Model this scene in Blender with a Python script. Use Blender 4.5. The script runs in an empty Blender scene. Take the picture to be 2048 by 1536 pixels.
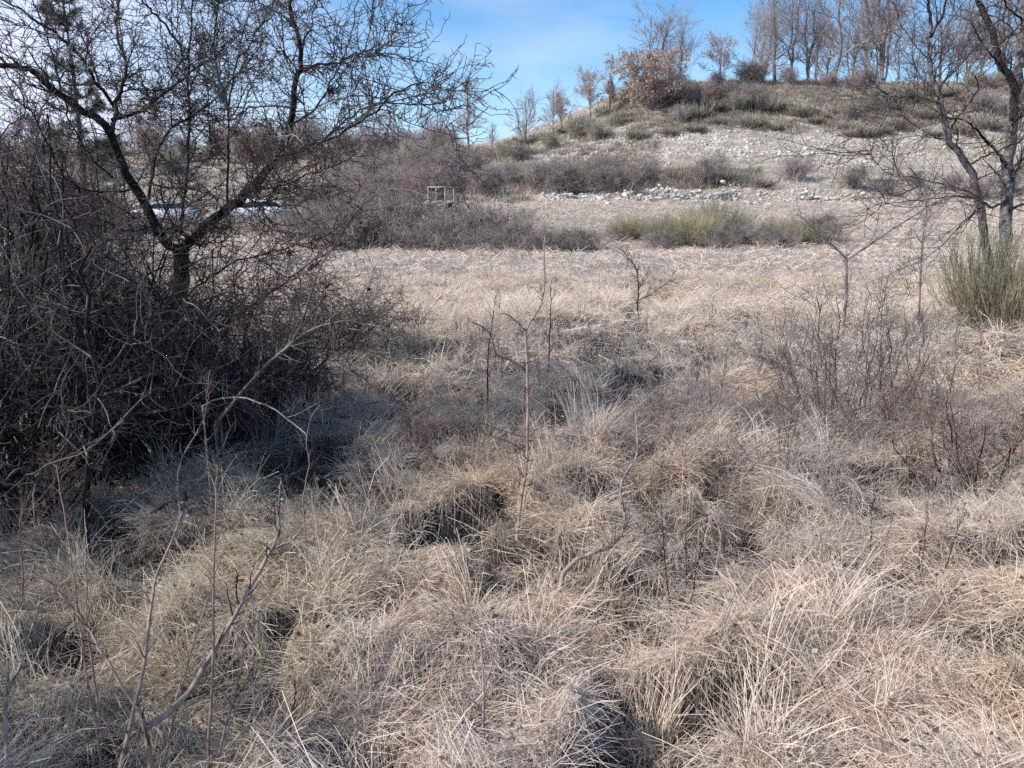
import bpy, math, random
import numpy as np
from mathutils import Vector, Matrix
sc = bpy.context.scene
rng = np.random.default_rng(7)
COL = sc.collection
PI = math.pi
F = 1607.0
PITCH = math.atan(388 / F)
CAM = np.array([0.0, 0.0, 1.6])
cp, sp = math.cos(PITCH), math.sin(PITCH)

# ------------------------------------------------------------------ terrain
def smooth(a, b, x):
    t = np.clip((x - a) / (b - a), 0, 1)
    return t * t * (3 - 2 * t)

def make_noise(seed):
    r = np.random.default_rng(seed)
    g = r.random((256, 256))
    def f(x, y):
        xi = np.floor(x).astype(int); yi = np.floor(y).astype(int)
        u = x - xi; v = y - yi
        u = u * u * (3 - 2 * u); v = v * v * (3 - 2 * v)
        a = g[xi % 256, yi % 256]; b = g[(xi + 1) % 256, yi % 256]
        c = g[xi % 256, (yi + 1) % 256]; d = g[(xi + 1) % 256, (yi + 1) % 256]
        return (a * (1 - u) + b * u) * (1 - v) + (c * (1 - u) + d * u) * v
    return f
N1, N2, N3, N4, N5 = [make_noise(s) for s in (11, 12, 13, 14, 15)]
def fbm(n, x, y, o=3):
    s = 0; a = 0.5; t = 0
    for i in range(o):
        s = s + a * n(x * 2 ** i + 17.3 * i, y * 2 ** i + 5.1 * i); t += a; a *= 0.5
    return s / t

YR = [-300, 0, 22, 33, 40, 43, 46, 50, 56, 62, 67, 69, 75, 140, 900]
ZR = [0, 0, 0.05, 0.55, 1.05, 1.8, 2.5, 3.5, 5.6, 7.9, 9.6, 9.9, 10.0, 10.0, 5.0]
YL = [-300, 0, 22, 28, 33, 40, 50, 60, 75, 140, 900]
ZL = [0, 0, 0.0, 0.2, 1.0, 1.5, 2.4, 4.0, 5.3, 5.6, 3.0]

def hollow(x, y):
    ex = 0.07 * (1 - smooth(-1.0, 0.8, x)) * (1 - smooth(3.5, 5.5, y)) + 0.025 * (1 - smooth(2.6, 3.6, y))
    return smooth(0.555, 0.64, fbm(N3, x * 2.5 + 31, y * 3.1 + 12, 2) + ex)

def terrain(x, y):
    x = np.asarray(x, float); y = np.asarray(y, float)
    zr = np.interp(y, YR, ZR); zl = np.interp(y, YL, ZL)
    m = smooth(-4.5, 13.5, x + 0 * y)
    z = zl * (1 - m) + zr * m
    rise = smooth(8, 24, x) * smooth(50, 66, y)
    z = z + 0.05 * rise
    dip = np.exp(-(((x + 15.5) / 9.0) ** 2 + ((y - 43) / 10.0) ** 2))
    z = z * (1 - dip) - 0.25 * dip
    lf = (1 - smooth(-11, -6.5, x)) * (1 - smooth(48, 58, y)) * smooth(20, 30, y) * smooth(-32, -24, x)
    z = z * (1 - lf) - 0.25 * lf
    far = smooth(30, 60, y)
    z = z + far * 0.7 * (fbm(N1, x * 0.22, y * 0.22) - 0.5)
    z = z + smooth(20, 42, y) * 0.22 * (fbm(N5, x * 0.9, y * 0.9) - 0.5)
    near = 1 - smooth(9, 26, y)
    z = z + near * 0.25 * (fbm(N2, x * 2.3, y * 2.3, 2) - 0.5) + near * 0.15 * (N3(x * 5.6, y * 5.6) - 0.5)
    z = z + 0.16 * (fbm(N4, x * 0.45, y * 0.45, 2) - 0.5)
    z = z - (1 - smooth(7, 14, y)) * 0.24 * hollow(x, y)
    # the low shelf of the photographer's bank
    return z

def ray(px, py):
    cx = (np.asarray(px, float) - 1024) / F; cy = -(np.asarray(py, float) - 768) / F
    d = np.stack([cx, cp + sp * cy, -sp + cp * cy], -1)
    return d
def at(px, py, Y):
    d = ray(px, py); t = np.asarray(Y, float) / d[..., 1]
    return CAM + d * t[..., None]
YS = np.concatenate([np.arange(1.2, 20, 0.1), np.arange(20, 110, 0.25)])
def hit(px, py):
    d = ray(px, py)
    t = YS / d[1]
    p = CAM[None] + t[:, None] * d[None]
    below = p[:, 2] < terrain(p[:, 0], p[:, 1])
    i = int(np.argmax(below)) if below.any() else len(YS) - 1
    q = p[i]
    return np.array([q[0], q[1], float(terrain(q[0], q[1]))])
def col_at(px, Y):
    """ground point in the direction of picture column px at distance Y"""
    x = (px - 1024) / F * (Y * cp + 0.0) * 1.0
    x = (px - 1024) / F * Y / (cp + sp * 0.2)
    return np.array([x, Y, float(terrain(x, Y))])

# ------------------------------------------------------------------ mesh helpers
def np_mesh(name, V, Fc, col=None, smooth_sh=True, uv=None):
    me = bpy.data.meshes.new(name)
    V = np.ascontiguousarray(V.reshape(-1, 3), dtype=np.float32)
    n = Fc.shape[1]
    me.vertices.add(len(V)); me.vertices.foreach_set('co', V.ravel())
    me.loops.add(Fc.size); me.loops.foreach_set('vertex_index', Fc.astype(np.int32).ravel())
    me.polygons.add(len(Fc))
    me.polygons.foreach_set('loop_start', np.arange(0, Fc.size, n, dtype=np.int32))
    try: me.polygons.foreach_set('loop_total', np.full(len(Fc), n, dtype=np.int32))
    except Exception: pass
    if smooth_sh: me.polygons.foreach_set('use_smooth', np.ones(len(Fc), dtype=bool))
    me.update(calc_edges=True)
    if col is not None:
        a = me.attributes.new('col', 'FLOAT_COLOR', 'POINT')
        c = np.ones((len(V), 4), np.float32); c[:, :3] = col.reshape(-1, 3)
        a.data.foreach_set('color', c.ravel())
    return me

def norm(v):
    return v / np.maximum(np.linalg.norm(v, axis=-1, keepdims=True), 1e-9)

def tube_geo(P, R, s):
    """P (M,K,3), R (M,K) -> verts, quads"""
    M, K, _ = P.shape
    T = np.empty_like(P)
    T[:, 1:-1] = P[:, 2:] - P[:, :-2]; T[:, 0] = P[:, 1] - P[:, 0]; T[:, -1] = P[:, -1] - P[:, -2]
    T = norm(T)
    mt = norm(P[:, -1] - P[:, 0])
    ref = np.where(np.abs(mt[:, 2:3]) > 0.8, np.array([[1.0, 0.13, 0]]), np.array([[0.1, 0.2, 1.0]]))
    ref = np.repeat(ref[:, None], K, 1)
    A = norm(np.cross(T, ref)); B = np.cross(T, A)
    ang = np.arange(s) * 2 * PI / s
    V = P[:, :, None] + R[:, :, None, None] * (A[:, :, None] * np.cos(ang)[None, None, :, None] + B[:, :, None] * np.sin(ang)[None, None, :, None])
    base = (np.arange(M)[:, None, None] * K + np.arange(K - 1)[None, :, None]) * s
    j = np.arange(s)[None, None]; j2 = (j + 1) % s
    q = np.stack([base + j, base + j2, base + s + j2, base + s + j], -1).reshape(-1, 4)
    return V.reshape(-1, 3), q

def tubes(name, groups, s=4, s_list=None):
    Vs, Qs = [], []; off = 0
    for i, (P, R) in enumerate(groups):
        v, q = tube_geo(P, R, s_list[i] if s_list else s)
        Vs.append(v); Qs.append(q + off); off += len(v)
    return np_mesh(name, np.concatenate(Vs), np.concatenate(Qs))

def curve(pts, K=24, wob=0.0):
    """resample a hand-laid polyline with Catmull-Rom, K points"""
    p = np.asarray(pts, float)
    q = np.vstack([2 * p[0] - p[1], p, 2 * p[-1] - p[-2]])
    n = len(p) - 1
    u = np.linspace(0, n - 1e-6, K); i = u.astype(int); t = (u - i)[:, None]
    a, b, c, d = q[i], q[i + 1], q[i + 2], q[i + 3]
    r = 0.5 * ((2 * b) + (-a + c) * t + (2 * a - 5 * b + 4 * c - d) * t ** 2 + (-a + 3 * b - 3 * c + d) * t ** 3)
    if wob: r[1:-1] += rng.normal(0, wob, (K - 2, 3))
    return r

def grow(P, R, n, L, ang=(0.6, 1.2), K=6, wig=0.12, up=0.0, t0=0.15, t1=1.0, rr=(0.4, 0.7), tip=0.25, rmin=0.001, rmax=1.0, flat=1.0, zig=0.0, bias=None, lt=0.3):
    """grow n children from parent polylines. L=(lo,hi) lengths"""
    M, Kp, _ = P.shape
    plen = np.linalg.norm(P[:, -1] - P[:, 0], axis=1)
    w = plen / plen.sum()
    idx = rng.choice(M, n, p=w)
    t = t0 + (t1 - t0) * rng.random(n)
    f = t * (Kp - 1) * 0.9999; i = f.astype(int); fr = (f - i)[:, None]
    p0 = P[idx, i] * (1 - fr) + P[idx, i + 1] * fr
    r0 = R[idx, i] * (1 - fr[:, 0]) + R[idx, i + 1] * fr[:, 0]
    tg = norm(P[idx, i + 1] - P[idx, i])
    rnd = rng.normal(size=(n, 3)); rnd[:, 2] *= flat
    perp = norm(rnd - (rnd * tg).sum(1, keepdims=True) * tg)
    a = rng.uniform(ang[0], ang[1], n)[:, None]
    d = tg * np.cos(a) + perp * np.sin(a)
    d[:, 2] += up * rng.random(n)
    if bias is not None: d = d + np.asarray(bias)
    d = norm(d)
    ln = rng.uniform(L[0], L[1], n) * (1 - lt * t)
    step = (ln / (K - 1))[:, None]
    Q = np.empty((n, K, 3)); Q[:, 0] = p0
    dd = d
    for k in range(1, K):
        nz = rng.normal(size=(n, 3)) * wig
        if zig: nz += perp * zig * (1 if k % 2 else -1)
        dd = norm(dd + nz + np.array([0, 0, up * 0.12]))
        Q[:, k] = Q[:, k - 1] + dd * step
    rs = np.clip(r0 * rng.uniform(rr[0], rr[1], n), rmin, rmax)
    RR = rs[:, None] * np.linspace(1, tip, K)[None]
    return Q, np.maximum(RR, rmin * 0.6)

# ------------------------------------------------------------------ object helpers
def obj(name, me, mat, parent=None):
    o = bpy.data.objects.new(name, me); COL.objects.link(o)
    if mat is not None and len(me.materials) == 0: me.materials.append(mat)
    if parent is not None: o.parent = parent
    return o
def thing(name, label, cat, loc=(0, 0, 0), group=None, rz=0, s=1.0):
    o = bpy.data.objects.new(name, None); COL.objects.link(o)
    o.empty_display_size = 0.2
    o.location = [float(v) for v in loc]; o.rotation_euler = (0, 0, rz)
    o.scale = (s, s, s) if np.isscalar(s) else s
    o['label'] = label; o['category'] = cat
    if group: o['group'] = group
    return o
def tag(o, label, cat, group=None, kind=None):
    o['label'] = label; o['category'] = cat
    if group: o['group'] = group
    if kind: o['kind'] = kind
    return o
def dup(root, loc, rz, s, label, group=None):
    r = root.copy(); COL.objects.link(r)
    r.location = [float(v) for v in loc]; r.rotation_euler = (0, 0, rz)
    r.scale = (s, s, s) if np.isscalar(s) else s
    r['label'] = label
    if group: r['group'] = group
    for ch in list(root.children):
        c = ch.copy(); COL.objects.link(c); c.parent = r
        for g in list(ch.children):
            d = g.copy(); COL.objects.link(d); d.parent = c
    return r

# ------------------------------------------------------------------ materials
def new_mat(name):
    m = bpy.data.materials.new(name); m.use_nodes = True
    nt = m.node_tree; nt.nodes.clear()
    out = nt.nodes.new('ShaderNodeOutputMaterial')
    return m, nt, out
def bark_mat(name, c1, c2, scale=30, c3=None, c3_amt=0.6, c3_scale=8, rough=0.85, bump=0.0):
    m, nt, out = new_mat(name); N = nt.nodes; L = nt.links
    b = N.new('ShaderNodeBsdfPrincipled'); b.inputs['Roughness'].default_value = rough
    b.inputs['Specular IOR Level'].default_value = 0.25
    g = N.new('ShaderNodeTexCoord')
    n1 = N.new('ShaderNodeTexNoise'); n1.inputs['Scale'].default_value = scale; n1.inputs['Detail'].default_value = 3
    L.new(g.outputs['Object'], n1.inputs['Vector'])
    r = N.new('ShaderNodeMapRange'); r.inputs[1].default_value = 0.35; r.inputs[2].default_value = 0.65
    L.new(n1.outputs[0], r.inputs[0])
    mx = N.new('ShaderNodeMix'); mx.data_type = 'RGBA'
    mx.inputs[6].default_value = (*c1, 1); mx.inputs[7].default_value = (*c2, 1)
    L.new(r.outputs[0], mx.inputs[0]); last = mx.outputs[2]
    if c3:
        n2 = N.new('ShaderNodeTexNoise'); n2.inputs['Scale'].default_value = c3_scale; n2.inputs['Detail'].default_value = 5
        L.new(g.outputs['Object'], n2.inputs['Vector'])
        r2 = N.new('ShaderNodeMapRange'); r2.inputs[1].default_value = c3_amt; r2.inputs[2].default_value = c3_amt + 0.06
        L.new(n2.outputs[0], r2.inputs[0])
        m2 = N.new('ShaderNodeMix'); m2.data_type = 'RGBA'; m2.inputs[7].default_value = (*c3, 1)
        L.new(r2.outputs[0], m2.inputs[0]); L.new(last, m2.inputs[6]); last = m2.outputs[2]
    L.new(last, b.inputs['Base Color'])
    if bump:
        bp = N.new('ShaderNodeBump'); bp.inputs['Strength'].default_value = bump; bp.inputs['Distance'].default_value = 0.02
        L.new(n1.outputs[0], bp.inputs['Height']); L.new(bp.outputs[0], b.inputs['Normal'])
    L.new(b.outputs[0], out.inputs[0])
    return m
def attr_mat(name, trans=0.25, mul=(1, 1, 1)):
    m, nt, out = new_mat(name); N = nt.nodes; L = nt.links
    a = N.new('ShaderNodeAttribute'); a.attribute_name = 'col'
    d = N.new('ShaderNodeBsdfDiffuse'); t = N.new('ShaderNodeBsdfTranslucent')
    mm = N.new('ShaderNodeMix'); mm.data_type = 'RGBA'; mm.blend_type = 'MULTIPLY'; mm.inputs[0].default_value = 1
    mm.inputs[7].default_value = (*mul, 1)
    L.new(a.outputs['Color'], mm.inputs[6])
    L.new(mm.outputs[2], d.inputs[0]); L.new(mm.outputs[2], t.inputs[0])
    mx = N.new('ShaderNodeMixShader'); mx.inputs[0].default_value = trans
    L.new(d.outputs[0], mx.inputs[1]); L.new(t.outputs[0], mx.inputs[2]); L.new(mx.outputs[0], out.inputs[0])
    return m

GRASS = attr_mat('dry_grass_blades', 0.35, (1.52, 1.50, 1.52))
LEAF = attr_mat('dry_leaves', 0.3)
BARK_DARK = bark_mat('dark_thorn_bark', (0.014, 0.011, 0.010), (0.040, 0.032, 0.029), 40, c3=(0.15, 0.15, 0.12), c3_amt=0.63, c3_scale=14, bump=0.4)
TWIG_DARK = bark_mat('dark_thorn_twig', (0.048, 0.035, 0.035), (0.136, 0.106, 0.099), 9, c3=(0.352, 0.336, 0.304), c3_amt=0.62, c3_scale=3)
TWIG_GREY = bark_mat('grey_twig', (0.085, 0.075, 0.071), (0.289, 0.264, 0.246), 5)
TWIG_RED = bark_mat('reddish_twig', (0.20, 0.13, 0.115), (0.34, 0.24, 0.21), 12)
TWIG_BROWN = bark_mat('brown_sapling_bark', (0.22, 0.155, 0.13), (0.42, 0.32, 0.275), 25, rough=0.6)
TWIG_PALE = bark_mat('pale_dead_bark', (0.17, 0.15, 0.135), (0.36, 0.33, 0.30), 30)
BRAMBLE = bark_mat('bramble_cane', (0.10, 0.083, 0.078), (0.46, 0.40, 0.37), 2.2)
BRAMBLE_RED = bark_mat('red_bramble_cane', (0.220, 0.143, 0.132), (0.506, 0.385, 0.352), 2.5)
OAK_BARK = bark_mat('oak_bark', (0.085, 0.072, 0.073), (0.27, 0.245, 0.25), 16, c3=(0.05, 0.04, 0.04), c3_amt=0.58, c3_scale=10, bump=1.0)
FAR_BARK = bark_mat('far_tree_bark', (0.12, 0.105, 0.10), (0.27, 0.24, 0.235), 3)
FAR_TWIG = bark_mat('far_tree_twigs', (0.264, 0.220, 0.215), (0.462, 0.402, 0.385), 2)
BROOM = bark_mat('broom_stems', (0.25, 0.235, 0.12), (0.46, 0.425, 0.28), 3)
BROOM_DULL = bark_mat('dull_broom_stems', (0.27, 0.25, 0.19), (0.48, 0.45, 0.36), 1.5)
BROOM_DRY = bark_mat('dry_broom_base', (0.080, 0.067, 0.056), (0.256, 0.208, 0.176), 3)
LICHEN = bark_mat('yellow_lichen', (0.24, 0.14, 0.04), (0.42, 0.28, 0.10), 60, rough=0.95)
STONE = bark_mat('limestone', (0.36, 0.33, 0.29), (0.68, 0.64, 0.58), 2.2, c3=(0.17, 0.16, 0.15), c3_amt=0.60, c3_scale=6, bump=0.6)
SEED = bark_mat('dark_seedhead', (0.02, 0.012, 0.01), (0.06, 0.035, 0.03), 60)
PINE_BARK = bark_mat('pine_bark', (0.05, 0.035, 0.03), (0.12, 0.09, 0.075), 8)

def ground_mat(name, base, alt, dark, white=None, far=None):
    m, nt, out = new_mat(name); N = nt.nodes; L = nt.links
    b = N.new('ShaderNodeBsdfPrincipled'); b.inputs['Roughness'].default_value = 1.0
    b.inputs['Specular IOR Level'].default_value = 0.05
    g = N.new('ShaderNodeNewGeometry')
    def noise(s, det=5, stretch=None):
        n = N.new('ShaderNodeTexNoise'); n.inputs['Scale'].default_value = s; n.inputs['Detail'].default_value = det
        n.inputs['Roughness'].default_value = 0.65
        if stretch:
            mp = N.new('ShaderNodeMapping'); mp.inputs['Scale'].default_value = stretch
            L.new(g.outputs['Position'], mp.inputs[0]); L.new(mp.outputs[0], n.inputs['Vector'])
        else: L.new(g.outputs['Position'], n.inputs['Vector'])
        return n
    def mix(fac, lo, hi, a, bb):
        r = N.new('ShaderNodeMapRange'); r.inputs[1].default_value = lo; r.inputs[2].default_value = hi
        L.new(fac.outputs[0], r.inputs[0])
        x = N.new('ShaderNodeMix'); x.data_type = 'RGBA'; L.new(r.outputs[0], x.inputs[0])
        if isinstance(a, tuple): x.inputs[6].default_value = (*a, 1)
        else: L.new(a, x.inputs[6])
        if isinstance(bb, tuple): x.inputs[7].default_value = (*bb, 1)
        else: L.new(bb, x.inputs[7])
        return x.outputs[2]
    c = mix(noise(0.5), 0.35, 0.65, base, alt)
    c = mix(noise(9, 6, (0.5, 1.4, 1)), 0.5, 0.7, c, dark)
    if white:
        c = mix(noise(1.6, 10, (0.4, 1.1, 2.2)), 0.53, 0.60, c, white)
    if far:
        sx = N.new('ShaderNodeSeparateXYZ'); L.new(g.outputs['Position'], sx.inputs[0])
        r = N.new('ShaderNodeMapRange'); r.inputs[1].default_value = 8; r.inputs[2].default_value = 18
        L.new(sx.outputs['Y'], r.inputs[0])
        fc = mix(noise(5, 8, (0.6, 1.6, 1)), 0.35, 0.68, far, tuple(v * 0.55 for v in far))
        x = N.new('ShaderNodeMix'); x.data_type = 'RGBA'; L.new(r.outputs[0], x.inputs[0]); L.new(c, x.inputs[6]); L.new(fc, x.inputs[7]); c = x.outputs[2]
    L.new(c, b.inputs['Base Color'])
    bp = N.new('ShaderNodeBump'); bp.inputs['Strength'].default_value = 0.8; bp.inputs['Distance'].default_value = 0.08
    L.new(noise(14, 6).outputs[0], bp.inputs['Height']); L.new(bp.outputs[0], b.inputs['Normal'])
    L.new(b.outputs[0], out.inputs[0])
    return m
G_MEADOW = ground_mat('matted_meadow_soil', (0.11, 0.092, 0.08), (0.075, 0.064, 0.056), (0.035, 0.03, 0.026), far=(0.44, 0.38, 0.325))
G_HILL = ground_mat('stony_hill_soil', (0.42, 0.375, 0.32), (0.33, 0.30, 0.245), (0.16, 0.14, 0.115), (0.58, 0.535, 0.475))

# ------------------------------------------------------------------ ground sheets
def grid(xs, ys, name, mat):
    X, Y = np.meshgrid(xs, ys)
    Z = terrain(X, Y)
    V = np.stack([X, Y, Z], -1).reshape(-1, 3)
    nx, ny = len(xs), len(ys)
    i = (np.arange(ny - 1)[:, None] * nx + np.arange(nx - 1)[None]).reshape(-1)
    Fc = np.stack([i, i + 1, i + 1 + nx, i + nx], 1)
    me = np_mesh(name, V, Fc)
    o = obj(name, me, mat); o['kind'] = 'structure'
    return o
def nonuni(a, b, near, far, n):
    pass
xs = np.unique(np.concatenate([np.arange(-8, 8, 0.06), np.arange(-40, -8, 0.5), np.arange(8, 40, 0.5), np.linspace(-700, -40, 30), np.linspace(40, 700, 30)]))
ys1 = np.concatenate([np.linspace(-400, -3, 20), np.arange(-2.5, 13, 0.06), np.arange(13, 30, 0.25), np.arange(30, 41.01, 0.4)])
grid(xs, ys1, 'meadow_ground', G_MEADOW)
xs2 = np.unique(np.concatenate([np.arange(-50, 60, 0.4), np.linspace(-700, -50, 30), np.linspace(60, 700, 30)]))
ys2 = np.concatenate([np.array([ys1[-1]]), np.arange(41.2, 80, 0.4), np.linspace(81, 150, 30), np.linspace(170, 900, 14)])
grid(xs2, ys2, 'hillside', G_HILL)

# ------------------------------------------------------------------ grass
def blades(x, y, L, W, phi, e0, bend, col, seg=3, zoff=0.0, tipdark=1.0):
    n = len(x)
    z = terrain(x, y) + zoff
    P = np.empty((n, seg + 1, 3)); P[:, 0, 0] = x; P[:, 0, 1] = y; P[:, 0, 2] = z - 0.02
    ph = phi.copy(); e = e0.copy(); st = L / seg
    curl = rng.normal(0, 0.22, n)
    for k in range(1, seg + 1):
        dx = np.cos(ph) * np.cos(e); dy = np.sin(ph) * np.cos(e); dz = np.sin(e)
        P[:, k, 0] = P[:, k - 1, 0] + dx * st; P[:, k, 1] = P[:, k - 1, 1] + dy * st
        P[:, k, 2] = P[:, k - 1, 2] + dz * st
        e = e - bend / seg; ph = ph + curl
    # keep the blade above the ground it lies on
    for k in range(1, seg + 1):
        g = terrain(P[:, k, 0], P[:, k, 1]) + 0.008 + 0.05 * rng.random(n)
        P[:, k, 2] = np.maximum(P[:, k, 2], g)
    tg = norm(P[:, -1] - P[:, 0])
    rnd = rng.normal(size=(n, 3)); side = norm(np.cross(tg, rnd))
    w = np.linspace(1, 0.35, seg + 1)[None, :] * (W[:, None] * 0.5)
    w[:, 0] *= 0.7
    A = P + side[:, None] * w[..., None]; B = P - side[:, None] * w[..., None]
    V = np.stack([A, B], 2).reshape(-1, 3)
    b = (np.arange(n)[:, None] * (seg + 1) + np.arange(seg)[None]).reshape(-1) * 2
    Q = np.stack([b, b + 1, b + 3, b + 2], 1)
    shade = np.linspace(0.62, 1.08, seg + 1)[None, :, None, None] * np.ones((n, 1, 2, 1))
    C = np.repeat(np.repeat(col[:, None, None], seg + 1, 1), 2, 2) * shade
    return V, Q, C.reshape(-1, 3)

def cap(c, m=0.65):
    return np.maximum(c * np.minimum(1, m / np.maximum(c.max(-1, keepdims=True), 1e-6)), 0.02)

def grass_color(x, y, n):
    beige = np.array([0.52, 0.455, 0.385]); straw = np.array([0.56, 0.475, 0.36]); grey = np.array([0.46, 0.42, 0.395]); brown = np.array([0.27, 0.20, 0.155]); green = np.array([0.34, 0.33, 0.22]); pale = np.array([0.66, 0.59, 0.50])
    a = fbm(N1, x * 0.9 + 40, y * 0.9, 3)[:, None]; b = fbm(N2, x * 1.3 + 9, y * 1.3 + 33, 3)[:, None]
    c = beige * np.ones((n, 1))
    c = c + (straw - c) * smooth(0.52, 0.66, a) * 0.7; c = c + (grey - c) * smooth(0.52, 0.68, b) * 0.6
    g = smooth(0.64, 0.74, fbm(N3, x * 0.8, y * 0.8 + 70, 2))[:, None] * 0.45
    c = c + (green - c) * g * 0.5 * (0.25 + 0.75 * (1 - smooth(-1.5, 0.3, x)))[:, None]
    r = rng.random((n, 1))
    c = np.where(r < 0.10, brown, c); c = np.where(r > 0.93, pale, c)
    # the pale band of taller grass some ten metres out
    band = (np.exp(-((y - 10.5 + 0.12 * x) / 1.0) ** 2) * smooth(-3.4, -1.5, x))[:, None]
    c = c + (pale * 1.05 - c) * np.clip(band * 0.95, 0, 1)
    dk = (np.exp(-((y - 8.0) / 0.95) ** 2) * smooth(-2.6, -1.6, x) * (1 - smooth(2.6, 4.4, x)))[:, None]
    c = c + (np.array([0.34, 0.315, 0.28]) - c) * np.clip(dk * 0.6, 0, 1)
    wl = ((1 - smooth(-1.5, 0.0, x)) * (1 - smooth(4.5, 6, y)))[:, None]  # greener lower-left grass, its colour also darkened to stand for shade there
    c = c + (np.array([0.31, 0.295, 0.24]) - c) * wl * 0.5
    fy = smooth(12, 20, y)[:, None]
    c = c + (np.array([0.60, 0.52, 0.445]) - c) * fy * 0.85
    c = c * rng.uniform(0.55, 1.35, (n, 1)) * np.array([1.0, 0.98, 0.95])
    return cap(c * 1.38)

def region(n, y0, y1, margin=0.8, k=0.68, pw=1.0):
    """points in the wedge the photograph looks into, uniform in area"""
    y = np.empty(0); x = np.empty(0)
    hm = k * y1 + margin
    while len(x) < n:
        xx = rng.uniform(-hm, hm, n * 2); yy = rng.uniform(y0, y1, n * 2)
        ok = np.abs(xx) < k * yy + margin
        if pw != 1.0:
            ok &= rng.random(n * 2) < (y0 / yy) ** pw
        x = np.append(x, xx[ok]); y = np.append(y, yy[ok])
    return x[:n], y[:n]

def dirfield(x, y):
    a = fbm(N4, x * 0.75 + 3, y * 0.75 + 8, 2); b = N5(x * 2.1 + 60, y * 2.1)
    return -0.5 + (a - 0.5) * 12 + (b - 0.5) * 4.5

def build_grass(name, label, specs):
    Vs, Qs, Cs = [], [], []; off = 0
    for s in specs:
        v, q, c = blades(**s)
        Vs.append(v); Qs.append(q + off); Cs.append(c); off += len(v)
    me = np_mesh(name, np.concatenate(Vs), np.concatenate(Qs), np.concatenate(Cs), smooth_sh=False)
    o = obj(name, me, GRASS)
    tag(o, label, 'grass', kind='stuff')
    return o

def laid(n, y0, y1, Lr, Wr, e=(0.1, 1.0), pw=1.0, margin=0.8, jit=0.45, bend=(0.5, 1.6), zc=0.0):
    # clumped roots: pull points towards tussock centres
    x, y = region(n, y0, y1, margin, pw=pw)
    cell = 0.30
    cx = np.floor(x / cell); cy = np.floor(y / cell)
    h1 = np.abs(np.sin(cx * 127.1 + cy * 311.7) * 43758.5453) % 1; h2 = np.abs(np.sin(cx * 269.5 + cy * 183.3) * 43758.5453) % 1
    tx = (cx + 0.2 + 0.6 * h1) * cell; ty = (cy + 0.2 + 0.6 * h2) * cell
    pull = 0.45 * rng.random(n)
    rx, ry = x - tx, y - ty
    x = x - rx * pull; y = y - ry * pull
    keep = (fbm(N5, x * 2.6 + 20, y * 2.6 + 4, 2) + 0.12 * rng.random(n) > 0.36) & (rng.random(n) > 0.96 * hollow(x, y))
    x, y, rx, ry, h1, h2 = [v[keep] for v in (x, y, rx, ry, h1, h2)]
    n = len(x)
    radial = np.arctan2(ry, rx)
    phi = dirfield(x, y) + (h1 - 0.5) * 1.3
    mixr = rng.random(n) < 0.28
    phi = np.where(mixr, radial, phi) + rng.normal(0, jit, n)
    L = rng.uniform(*Lr, n) * (0.75 + 0.5 * h2)
    e0 = rng.uniform(*e, n) * (0.7 + 0.6 * h2)
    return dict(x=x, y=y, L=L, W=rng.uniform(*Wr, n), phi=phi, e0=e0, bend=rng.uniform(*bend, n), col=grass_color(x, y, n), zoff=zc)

def upright(n, y0, y1, Lr, Wr, thresh=0.0, pw=1.0):
    x, y = region(n, y0, y1, 0.8, pw=pw)
    if thresh:
        k = fbm(N1, x * 1.1 + 5, y * 1.1 + 5, 2) > thresh; x, y = x[k], y[k]
    n = len(x)
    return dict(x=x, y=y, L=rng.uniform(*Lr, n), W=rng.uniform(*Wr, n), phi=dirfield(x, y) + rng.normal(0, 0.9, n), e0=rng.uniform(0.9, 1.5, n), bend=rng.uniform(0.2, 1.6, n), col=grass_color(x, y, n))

def locks(nl, nb, y0, y1, Lr, Wr, e=(0.1, 1.0), spread=0.05, jit=0.16, seg=4, bend=(0.7, 2.0), pw=1.0):
    """sheaves of blades that fell over together, each its own way"""
    x, y = region(nl, y0, y1, 0.8, pw=pw)
    k = rng.random(nl) > 0.7 * hollow(x, y); x, y = x[k], y[k]; nl = len(x)
    phi = np.where(rng.random(nl) < 0.4, dirfield(x, y) + rng.normal(0, 0.5, nl), rng.uniform(0, 6.28, nl))
    e0 = rng.uniform(*e, nl); L0 = rng.uniform(*Lr, nl); bd = rng.uniform(*bend, nl)
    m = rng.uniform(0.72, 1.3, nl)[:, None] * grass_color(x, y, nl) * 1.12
    i = np.repeat(np.arange(nl), rng.integers(nb // 2, nb * 3 // 2, nl)); n = len(i)
    col = m[i] * rng.uniform(0.7, 1.25, (n, 1))
    sx = spread * rng.uniform(0.5, 1.6, nl)[i]
    return dict(x=x[i] + rng.normal(0, 1, n) * sx, y=y[i] + rng.normal(0, 1, n) * sx, L=L0[i] * rng.uniform(0.5, 1.15, n), W=rng.uniform(*Wr, n), phi=phi[i] + rng.normal(0, jit, n),
                e0=e0[i] + rng.normal(0, 0.15, n), bend=bd[i] * rng.uniform(0.6, 1.3, n), col=cap(col), seg=seg)
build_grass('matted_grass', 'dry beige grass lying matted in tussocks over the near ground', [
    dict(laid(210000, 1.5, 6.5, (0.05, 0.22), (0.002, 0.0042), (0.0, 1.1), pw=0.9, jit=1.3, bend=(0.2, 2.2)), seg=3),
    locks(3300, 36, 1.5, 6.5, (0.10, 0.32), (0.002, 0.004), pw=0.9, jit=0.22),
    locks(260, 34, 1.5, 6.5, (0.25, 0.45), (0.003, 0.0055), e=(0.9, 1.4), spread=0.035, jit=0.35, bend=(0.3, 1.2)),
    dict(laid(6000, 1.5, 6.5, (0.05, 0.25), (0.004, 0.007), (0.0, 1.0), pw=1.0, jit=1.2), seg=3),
    dict(upright(50000, 2.2, 6.5, (0.08, 0.26), (0.0013, 0.0026), 0.38, pw=0.6), seg=3)])
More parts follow.
